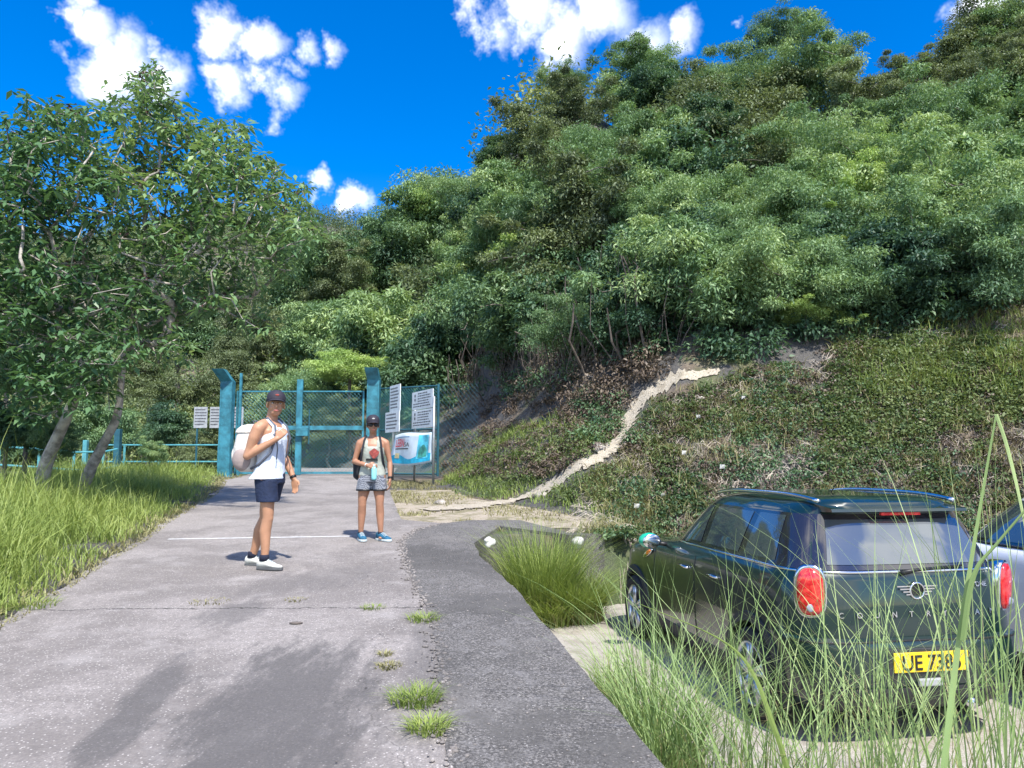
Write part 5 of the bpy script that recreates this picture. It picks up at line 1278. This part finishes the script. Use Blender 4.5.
def cap(parent, c, rot, s_=1., mat=None, logo=None):
    b = MB(); T = lambda p: Vector(c)+rot @ (Vector(p)*s_)
    rings = []
    for z, f in ((.022, 1.0), (.045, 1.0), (.075, .97), (.100, .85), (.120, .62), (.131, .32), (.134, .04)):
        rings.append([T((.086*f*math.cos(a), .014+.106*f*math.sin(a), z)) for a in np.linspace(0, 2*math.pi, 24, endpoint=False)])
    b.loft(rings); o = b.build('cap', mat or M['cap'], parent, smooth=True)
    br = MB(); V_ = []; nn_ = 14
    for j, (yo, zo) in enumerate(((0, .030), (.5, .026), (1, .014))):
        for i in range(nn_+1):
            a = math.pi*(.12+.76*i/nn_); x = .080*math.cos(a)*(1+.05*yo); y = .014-.100*math.sin(a)-yo*.068*math.sin(a)**.6; V_.append(T((x, y, zo+.010*math.sin(a)-.010*(1-math.sin(a)))))
    F_ = [(j*(nn_+1)+i, j*(nn_+1)+i+1, (j+1)*(nn_+1)+i+1, (j+1)*(nn_+1)+i) for j in range(2) for i in range(nn_)]
    br.add(V_, F_); bo = br.build('brim', mat or M['cap'], o, smooth=True); bo.modifiers.new('s', 'SOLIDIFY').thickness = .005
    if logo:
        l_ = MB(); l_.ell(T((0, -.088, .075)), (.018*s_, .006*s_, .010*s_), rot); l_.build('cap_patch', logo, o, smooth=True)
    return o
def hair(parent, c, rot, s_, mat, long=False):
    b = MB(); E = lambda p, r: b.ell(Vector(c)+rot @ (Vector(p)*s_), tuple(x*s_ for x in r), rot, 18, 12)
    E((0, .030, .025), (.083, .088, .080)); E((0, .050, -.015), (.070, .060, .055))
    for sg in (1, -1): E((sg*.072, .000, .010), (.012, .034, .036))
    if long: E((0, .095, -.02), (.035, .04, .05)); E((0, .11, -.09), (.03, .03, .08))
    return b.fuse('hair', mat, parent, .007, 2)
def shoe(parent, ank, yaw, upper, sole, L=.29):
    rot = Euler((0, 0, yaw)).to_matrix(); o = Vector((ank[0], ank[1], 0))
    def rg(y, w_, z0, z1): return [o+rot @ Vector((w_*math.cos(a), y, (z0+z1)/2+(z1-z0)/2*math.sin(a))) for a in np.linspace(0, 2*math.pi, 14, endpoint=False)]
    b = MB(); h = L/2
    b.loft([rg(.075, .018, .03, .07), rg(.065, .034, .018, .10), (rg(.03, .040, .018, .115)), rg(-.02, .042, .018, .105), rg(-.07, .046, .018, .078), rg(-.12, .047, .018, .060), rg(-.165, .040, .018, .050), rg(-.195, .018, .022, .042)])
    so_ = b.build('shoe', upper, parent, smooth=True)
    b = MB(); pl_ = [(.0, .082), (.030, .070), (.038, .03), (.040, -.03), (.050, -.09), (.050, -.14), (.038, -.180), (.015, -.202)]
    pl_ = pl_+[(-x, y) for x, y in pl_[::-1]]
    P_ = [o+rot @ Vector((x, y, 0)) for x, y in pl_][::-1]; b.prism([(p.x, p.y) for p in P_], .0, .026); b.build('sole', sole, so_, bevel=.004)
    b = MB()
    for k in range(4): y = -.045-.022*k; z = .098-.0095*k; b.tube([o+rot @ Vector((-.026, y, z-.010)), o+rot @ Vector((0, y-.004, z+.002)), o+rot @ Vector((.026, y, z-.010))], .0035, n=5)
    b.build('laces', M['sole_white'], so_)
    return so_
def limb(b, pts, rad): b.tube(pts, rad, n=14, round_ends=True)

# ---- the man, in profile, looking at the camera
def build_man():
    p0 = road(268, 569); root = empty('person', (p0[0], p0[1], p0[2]+.008), R(74), 'man in a white tank top, navy shorts and dark cap, holding his backpack strap', 'person')
    b = MB(); rad = (.078, .070, .052, .056, .050, .034)
    for sg, kn, an, hp in ((-1, (-.085, -.035, .50), (-.09, -.015, .095), (-.085, .0, .92)), (1, (.085, .11, .49), (.095, .25, .095), (.085, .04, .92))):
        hp, kn, an = Vector(hp), Vector(kn), Vector(an); cf = kn.lerp(an, .32)+Vector((0, .018, 0))
        limb(b, [hp, hp.lerp(kn, .4), kn+Vector((0, 0, .05)), kn, cf, an.lerp(kn, .25), an+Vector((0, .0, .0))], [.092, .082, .058, .054, .057, .042, .036])
        b.ell(kn+Vector((0, -.012, .0)), (.045, .045, .05)); b.ell(an+Vector((0, -.05, -.055)), (.030, .08, .018)); b.ell(an+Vector((0, .02, -.03)), (.032, .04, .04))
    b.loft([ring_((0, .01, .86), .13, .10), ring_((0, .01, .95), .155, .115), ring_((0, .005, 1.06), .142, .10), ring_((0, 0, 1.16), .15, .105), ring_((0, .0, 1.28), .168, .118), ring_((0, .008, 1.37), .175, .115), ring_((0, .015, 1.44), .12, .085), ring_((0, .018, 1.475), .06, .06)])
    limb(b, [(0, .02, 1.42), (0, .01, 1.50), (0, -.005, 1.58)], [.068, .058, .055])
    for sg in (1, -1): limb(b, [(sg*.04, .02, 1.455), (sg*.12, .02, 1.435), (sg*.175, .02, 1.405)], [.045, .052, .060])
    # right arm bent up to the strap
    R_sh, R_el, R_wr = Vector((-.20, .03, 1.385)), Vector((-.245, .115, 1.115)), Vector((-.155, -.155, 1.285))
    limb(b, [R_sh, R_sh.lerp(R_el, .35)+Vector((-.008, 0, 0)), R_sh.lerp(R_el, .75), R_el], [.063, .056, .044, .040]); limb(b, [R_el, R_el.lerp(R_wr, .3), R_wr], [.041, .043, .027])
    hand(b, R_wr, (.35, -.55, .75), (.8, .4, -.1), 1, .175, 1.0)
    L_sh, L_el, L_wr = Vector((.20, .02, 1.385)), Vector((.255, .02, 1.11)), Vector((.245, -.11, .885))
    limb(b, [L_sh, L_sh.lerp(L_el, .35)+Vector((.008, 0, 0)), L_sh.lerp(L_el, .75), L_el], [.063, .055, .044, .039]); limb(b, [L_el, L_el.lerp(L_wr, .3), L_wr], [.041, .042, .027])
    hand(b, L_wr, (-.02, -.25, -1), (-1, 0, 0), -1, .18, .45)
    hc = Vector((0, -.03, 1.64)); hr = Euler((R(-3), R(3), R(-52))).to_matrix(); head(b, hc, hr, 1.09)
    body = b.fuse('body', M['skin_m'], root, .0075, 4)
    eyes_lips(body, hc, hr, 1.09); hair(root, hc, hr, 1.09, M['hair_m']); cap(root, hc+Vector((0, 0, .0)), hr, 1.12, logo=M['print_red'])
    # tank top
    b = MB(); b.loft([ring_((-.02, .04, .885), .180, .165), ring_((-.005, .02, .95), .172, .138), ring_((0, .005, 1.06), .158, .118), ring_((0, 0, 1.16), .162, .119), ring_((0, 0, 1.28), .176, .131), ring_((0, .005, 1.335), .170, .126), ring_((0, .01, 1.375), .140, .118), ring_((0, .012, 1.405), .118, .104)])
    for sg in (1, -1):
        for k in (-.018, .012): b.tube([(sg*(.105+k), -.10, 1.33), (sg*(.098+k), -.085, 1.41), (sg*(.092+k), -.01, 1.475), (sg*(.092+k), .06, 1.45), (sg*(.10+k), .12, 1.33)], .017, n=8)
    top = b.fuse('tank_top', M['cloth_white'], root, .008, 2)
    # shorts
    b = MB(); b.loft([ring_((0, .01, .84), .170, .128), ring_((0, .01, .92), .170, .130), ring_((0, .008, .985), .158, .120), ring_((0, .008, 1.01), .15, .112)])
    b.loft([ring_((-.088, -.028, .66), .092, .108), ring_((-.086, -.012, .76), .094, .110), ring_((-.082, .0, .88), .092, .115)])
    b.loft([ring_((.088, .075, .66), .092, .108), ring_((.086, .052, .76), .094, .110), ring_((.082, .015, .88), .092, .115)])
    b.fuse('shorts', M['navy'], root, .008, 2)
    for sg, an, yw in ((-1, (-.09, -.015), R(2)), (1, (.095, .25), R(4))):
        b = MB(); b.loft([ring_((an[0], an[1]+.003, .085), .045, .050), ring_((an[0], an[1], .12), .042, .046), ring_((an[0], an[1]-.001, .145), .041, .045)]); b.build('sock', M['sock'], root, smooth=True)
        shoe(root, an, yw, M['shoe_white'], M['sole_grey'])
    b = MB(); wdir = (L_wr-L_el).normalized(); b.tube([L_wr-wdir*.03, L_wr-wdir*.005], .034, n=16); b.build('watch', M['black'], root, smooth=True)
    # backpack: a thing he carries
    bp = empty('backpack', root.location, R(74), 'cream and taupe backpack with drawstring top on the man\'s back', 'backpack')
    b = MB(); C_ = lambda z, w_, d_, y: ring_((-.02, y, z), w_, d_, sq=3)
    b.loft([C_(.955, .10, .06, .24), C_(.985, .15, .105, .235), C_(1.06, .165, .125, .245), C_(1.20, .165, .125, .245), C_(1.33, .150, .110, .235), C_(1.40, .115, .085, .225), C_(1.43, .05, .04, .22)])
    b.fuse('pack_body', M['cream'], bp, .009, 3)
    b = MB(); b.loft([C_(1.345, .158, .122, .240), C_(1.385, .145, .112, .238), C_(1.425, .10, .08, .230), C_(1.44, .03, .03, .23)]); b.fuse('top_flap', M['cream'], bp, .009, 2)
    b = MB(); b.ell((-.165, .235, 1.08), (.055, .105, .115)); b.fuse('side_pocket', M['taupe'], bp, .009, 4)
    b = MB(); b.ell((.125, .235, 1.08), (.055, .105, .115)); b.fuse('side_pocket', M['taupe'], bp, .009, 4)
    b = MB(); b.ell((-.02, .355, 1.12), (.125, .06, .13)); b.fuse('front_pocket', M['cream'], bp, .009, 4)
    for sg in (1, -1):
        b = MB(); pts = [(sg*.105, .13, 1.36), (sg*.10, .07, 1.468), (sg*.10, -.01, 1.497), (sg*.108, -.095, 1.42), (sg*.125, -.128, 1.30), (sg*.158, -.085, 1.14), (sg*.168, .03, 1.03), (sg*.14, .14, .99)]
        for i in range(len(pts)-1): pass
        b.tube(pts, .012, n=6); st = b.build('shoulder_strap', M['strap'], bp, smooth=True); st.scale = (1, 1, 1)
        b = MB(); b.tube([(sg*.125, -.135, 1.28), (sg*.130, -.15, 1.18), (sg*.125, -.14, 1.08)], .005, n=5); b.build('strap_end', M['black'], st)
    b = MB(); b.tube([(-.02, .15, 1.42), (-.02, .165, 1.47), (-.02, .20, 1.475), (-.02, .22, 1.43)], .008, n=6); b.build('grab_loop', M['strap'], bp, smooth=True)
    return root
build_man()

def build_woman():
    p0 = road(371, 541); root = empty('person', (p0[0], p0[1], p0[2]+.008), R(6), 'woman in a grey tank top, checked shorts, cap and sunglasses carrying a bottle', 'person')
    b = MB()
    legs = ((-1, (-.115, -.02, .44), (-.13, .03, .09), (-.075, .0, .80)), (1, (.10, -.03, .44), (.12, -.02, .09), (.075, .0, .80)))
    for sg, kn, an, hp in legs:
        hp, kn, an = Vector(hp), Vector(kn), Vector(an); cf = kn.lerp(an, .3)+Vector((0, .015, 0))
        limb(b, [hp, hp.lerp(kn, .4), kn+Vector((0, 0, .05)), kn, cf, an.lerp(kn, .25), an], [.094, .080, .054, .050, .052, .037, .031])
        b.ell(kn+Vector((0, -.01, 0)), (.040, .040, .045)); b.ell(an+Vector((0, -.045, -.053)), (.027, .07, .016)); b.ell(an+Vector((0, .02, -.03)), (.030, .035, .035))
    b.loft([ring_((0, .01, .74), .13, .10), ring_((0, .01, .82), .155, .115), ring_((0, .005, .94), .115, .085), ring_((0, 0, 1.02), .120, .088), ring_((0, -.005, 1.11), .138, .108), ring_((0, .003, 1.19), .142, .095), ring_((0, .01, 1.25), .10, .07), ring_((0, .012, 1.28), .05, .05)])
    limb(b, [(0, .015, 1.22), (0, .008, 1.30), (0, -.005, 1.37)], [.055, .045, .044])
    for sg in (1, -1): limb(b, [(sg*.03, .012, 1.255), (sg*.10, .012, 1.245), (sg*.145, .012, 1.215)], [.036, .040, .046])
    R_sh, R_el, R_wr = Vector((-.160, .01, 1.205)), Vector((-.225, .02, .975)), Vector((-.045, -.155, .925))
    limb(b, [R_sh, R_sh.lerp(R_el, .35), R_sh.lerp(R_el, .75), R_el], [.048, .042, .034, .032]); limb(b, [R_el, R_el.lerp(R_wr, .3), R_wr], [.033, .034, .022])
    hand(b, R_wr, (.95, -.25, -.1), (.1, .9, -.15), 1, .155, 1.0)
    L_sh, L_el, L_wr = Vector((.160, .01, 1.205)), Vector((.215, .02, .965)), Vector((.225, -.05, .755))
    limb(b, [L_sh, L_sh.lerp(L_el, .35), L_sh.lerp(L_el, .75), L_el], [.048, .042, .034, .031]); limb(b, [L_el, L_el.lerp(L_wr, .3), L_wr], [.033, .033, .022])
    hand(b, L_wr, (0, -.12, -1), (-1, .2, 0), -1, .16, .5)
    hc = Vector((0, -.025, 1.43)); hr = Euler((0, 0, R(8))).to_matrix(); head(b, hc, hr, .93, True)
    body = b.fuse('body', M['skin_w'], root, .007, 4)
    eyes_lips(body, hc, hr, .93, eyes=False); hair(root, hc, hr, .95, M['hair_w'], True); cap(root, hc+Vector((0, 0, .004)), hr, .97, logo=M['paint_white'])
    sgl = MB()
    for sg in (1, -1): sgl.ell(hc+hr @ Vector((sg*.031, -.088, -.002)), (.033, .012, .024), hr)
    sgl.tube([hc+hr @ Vector((-.075, .0, .006)), hc+hr @ Vector((-.062, -.075, .008)), hc+hr @ Vector((0, -.094, .008)), hc+hr @ Vector((.062, -.075, .008)), hc+hr @ Vector((.075, .0, .006))], .004, n=6)
    sgl.build('sunglasses', M['black'], root, smooth=True)
    b = MB(); b.loft([ring_((0, .01, .80), .170, .128), ring_((0, .005, .90), .148, .108), ring_((0, .002, .98), .138, .102), ring_((0, -.002, 1.07), .146, .116), ring_((0, .0, 1.14), .146, .114), ring_((0, .008, 1.18), .115, .095)])
    for sg in (1, -1):
        for k in (-.012, .012): b.tube([(sg*(.080+k), -.088, 1.15), (sg*(.074+k), -.072, 1.21), (sg*(.070+k), -.005, 1.272), (sg*(.070+k), .05, 1.25), (sg*(.08+k), .10, 1.15)], .014, n=8)
    top = b.fuse('tank_top', M['grey_top'], root, .008, 2)
    def front_patch(pts, name, mat, y=-.135):
        q = MB(); q.add([(x, y+.35*x*x*2, z) for x, z in pts]+[(x, y+.012+.35*x*x*2, z) for x, z in pts], [tuple(range(len(pts)))]+[(i, (i+1) % len(pts), len(pts)+(i+1) % len(pts), len(pts)+i) for i in range(len(pts))]); q.build(name, mat, top)
    cirp = [(.028+.058*math.cos(a)*(1+.12*math.sin(3*a)), 1.075+.055*math.sin(a)*(1+.15*math.cos(4*a))) for a in np.linspace(0, 2*math.pi, 26, endpoint=False)]
    front_patch(cirp, 'chest_print', M['print_red'], -.124); front_patch([(-.075, .985), (.075, .985), (.070, 1.012), (-.07, 1.012)], 'print_band', M['black'], -.118)
    b = MB(); b.loft([ring_((0, .01, .72), .168, .128), ring_((0, .01, .80), .166, .128), ring_((0, .008, .875), .140, .108), ring_((0, .006, .90), .132, .10)])
    for sg, kx in ((-1, -.092), (1, .088)): b.loft([ring_((kx-.004*sg*-1, -.006, .625), .100, .108), ring_((kx, .0, .68), .096, .110), ring_((kx*.9, .005, .76), .092, .115)])
    sh = b.fuse('shorts', M['pattern'], root, .008, 2)
    for sg, kx in ((-1, -.092), (1, .088)):
        b = MB(); b.loft([ring_((kx, -.006, .612), .104, .112), ring_((kx, -.006, .632), .103, .111)], caps=True); b.build('hem', M['black'], sh, smooth=True)
    for sg, an, yw in ((-1, (-.13, .03), R(18)), (1, (.12, -.02), R(40))):
        b = MB(); b.loft([ring_((an[0], an[1]+.003, .08), .038, .042), ring_((an[0], an[1], .105), .036, .040)]); b.build('sock', M['sock'], root, smooth=True)
        shoe(root, an, yw, M['shoe_blue'], M['sole_white'])
    b = MB(); wd = (L_wr-L_el).normalized(); b.tube([L_wr-wd*.03, L_wr-wd*.005], .029, n=16); b.build('watch', M['black'], root, smooth=True)
    b = MB(); wd = (R_wr-R_el).normalized(); b.tube([R_wr-wd*.03, R_wr-wd*.018], .027, n=14); b.build('bracelet', M['paint_white'], root, smooth=True)
    # bottle hanging below the hand
    bo = empty('water_bottle', root.location, R(6), 'pale turquoise water bottle held in the woman\'s hand', 'bottle')
    c_ = Vector((.035, -.178, .90)); b = MB(); b.lathe([(.001, -.155), (.030, -.150), (.033, -.13), (.033, -.02), (.024, .0), (.014, .015), (.001, .016)], 20, c_, 'z'); b.build('bottle_body', M['bottle_blue'], bo, smooth=True)
    b = MB(); b.lathe([(.001, .012), (.016, .012), (.016, .038), (.001, .040)], 16, c_, 'z'); b.build('bottle_cap', M['shoe_white'], bo, smooth=True)
    bp = empty('backpack', root.location, R(6), 'black backpack worn by the woman in sunglasses', 'backpack')
    b = MB(); C_ = lambda z, w_, d_, y: ring_((-.095, y, z), w_, d_, sq=3)
    b.loft([C_(.74, .12, .06, .20), C_(.78, .16, .10, .20), C_(.95, .165, .115, .21), C_(1.12, .155, .10, .20), C_(1.22, .12, .075, .18), C_(1.26, .05, .03, .17)]); b.fuse('pack_body', M['black_bag'], bp, .009, 3)
    b = MB(); b.box((-.095, .325, .92), (.20, .05, .24)); b.fuse('front_pocket', M['black_bag'], bp, .009, 3)
    for sg in (1, -1):
        b = MB(); b.tube([(sg*.09, .10, 1.16), (sg*.085, .055, 1.262), (sg*.085, -.005, 1.292), (sg*.10, -.075, 1.235), (sg*.118, -.108, 1.12), (sg*.138, -.07, .98), (sg*.15, .04, .85)], .013, n=6); b.build('shoulder_strap', M['black_bag'], bp, smooth=True)
    return root
build_woman()

# ---- small things
for i, (u, v, lab) in enumerate(((697,423,'white marker tag on the bank, topmost near the trail bend'),(683,459,'white tag low on the bank left of the dark netting'),(721,477,'white litter piece just above the dark car roof'),(636,516,'white litter left of the dark car mirror'),(662,506,'white litter above the dark car windscreen'),(742,407,'small white tag on the upper bank'),(610,528,'pale stone near the wall end'))):
    h = hit(u, v, 40)
    if h is None: continue
    b = MB(); w_ = random.uniform(.025, .05); b.add([(-w_, 0, 0), (w_*.9, .01, .01), (w_, -.03, w_*1.4), (-w_*.8, -.02, w_*1.6)], [(0,1,2,3)]); o = b.build('litter_scrap', M['paint_white'], None); o.modifiers.new('s', 'SOLIDIFY').thickness = .012
    o.location = (h[0], h[1]-.10, h[2]+.07); o.rotation_euler = (R(-15), 0, random.uniform(-.4, .4)); tag(o, lab, 'litter')
for (u, v, r_, lab) in ((490,542,.07,'white painted patch bag against the left end of the wall face'), (577,543,.085,'crumpled white bag at the right end of the wall face')):
    p = at(u, v, WALL_END+.05 if u < 520 else lot_far(1.0)-.12); b = MB(); g_ = random.Random(u)
    for k in range(7): b.ell((g_.uniform(-.6, .6)*r_, g_.uniform(-.3, .3)*r_, g_.uniform(-.5, .5)*r_), (r_*g_.uniform(.4, .7), r_*.4, r_*g_.uniform(.4, .7)))
    o = b.fuse('plastic_bag', M['paint_white'], None, .012, 1); o.location = p; tag(o, lab.replace('painted patch ', 'plastic '), 'bag')
# pale dead branch lying on the slope
for pix, D, lab in (([(565,376),(590,380),(612,384),(614,395)], 16.3, 'pale dead branch lying across the slope left of the trail bend'), ([(905,412),(925,417),(938,420)], 14.2, 'short dry stick lying on the bank above the car')):
    pts = []
    for (u, v) in pix:
        h = hit(u, v, 40); pts.append(h+np.array([0, -.05, .05]))
    b = MB(); b.tube(pts, [.022]+[.018]*(len(pts)-2)+[.012], n=6); tag(b.build('dead_branch', M['bark_pale'], smooth=True), lab, 'branch')
b = MB(); q = road(296, 625); b.ell((0, 0, 0), (.05, .03, .006)); o = b.build('dead_leaf', M['bark_brown'], smooth=True); o.location = (q[0], q[1], q[2]+.016); tag(o, 'single dark dead leaf lying on the road below the crack', 'leaf')
for i in range(9):
    u, v = [(540,497),(548,455),(600,450),(463,497),(455,432),(660,440),(440,505),(700,400),(760,470)][i]; h = hit(u, v, 40)
    if h is None: continue
    b = MB(); g_ = random.Random(i); r_ = g_.uniform(.06, .16)
    for k in range(4): b.ell((g_.uniform(-.5, .5)*r_, g_.uniform(-.4, .4)*r_, g_.uniform(-.2, .3)*r_), (r_*g_.uniform(.5, .8), r_*g_.uniform(.4, .7), r_*g_.uniform(.35, .6)))
    o = b.fuse('stone', M['bark_pale'], None, .02, 1); o.location = h; tag(o, 'small pale stone lying on the slope beside the trail', 'stone', 'stones on the slope')
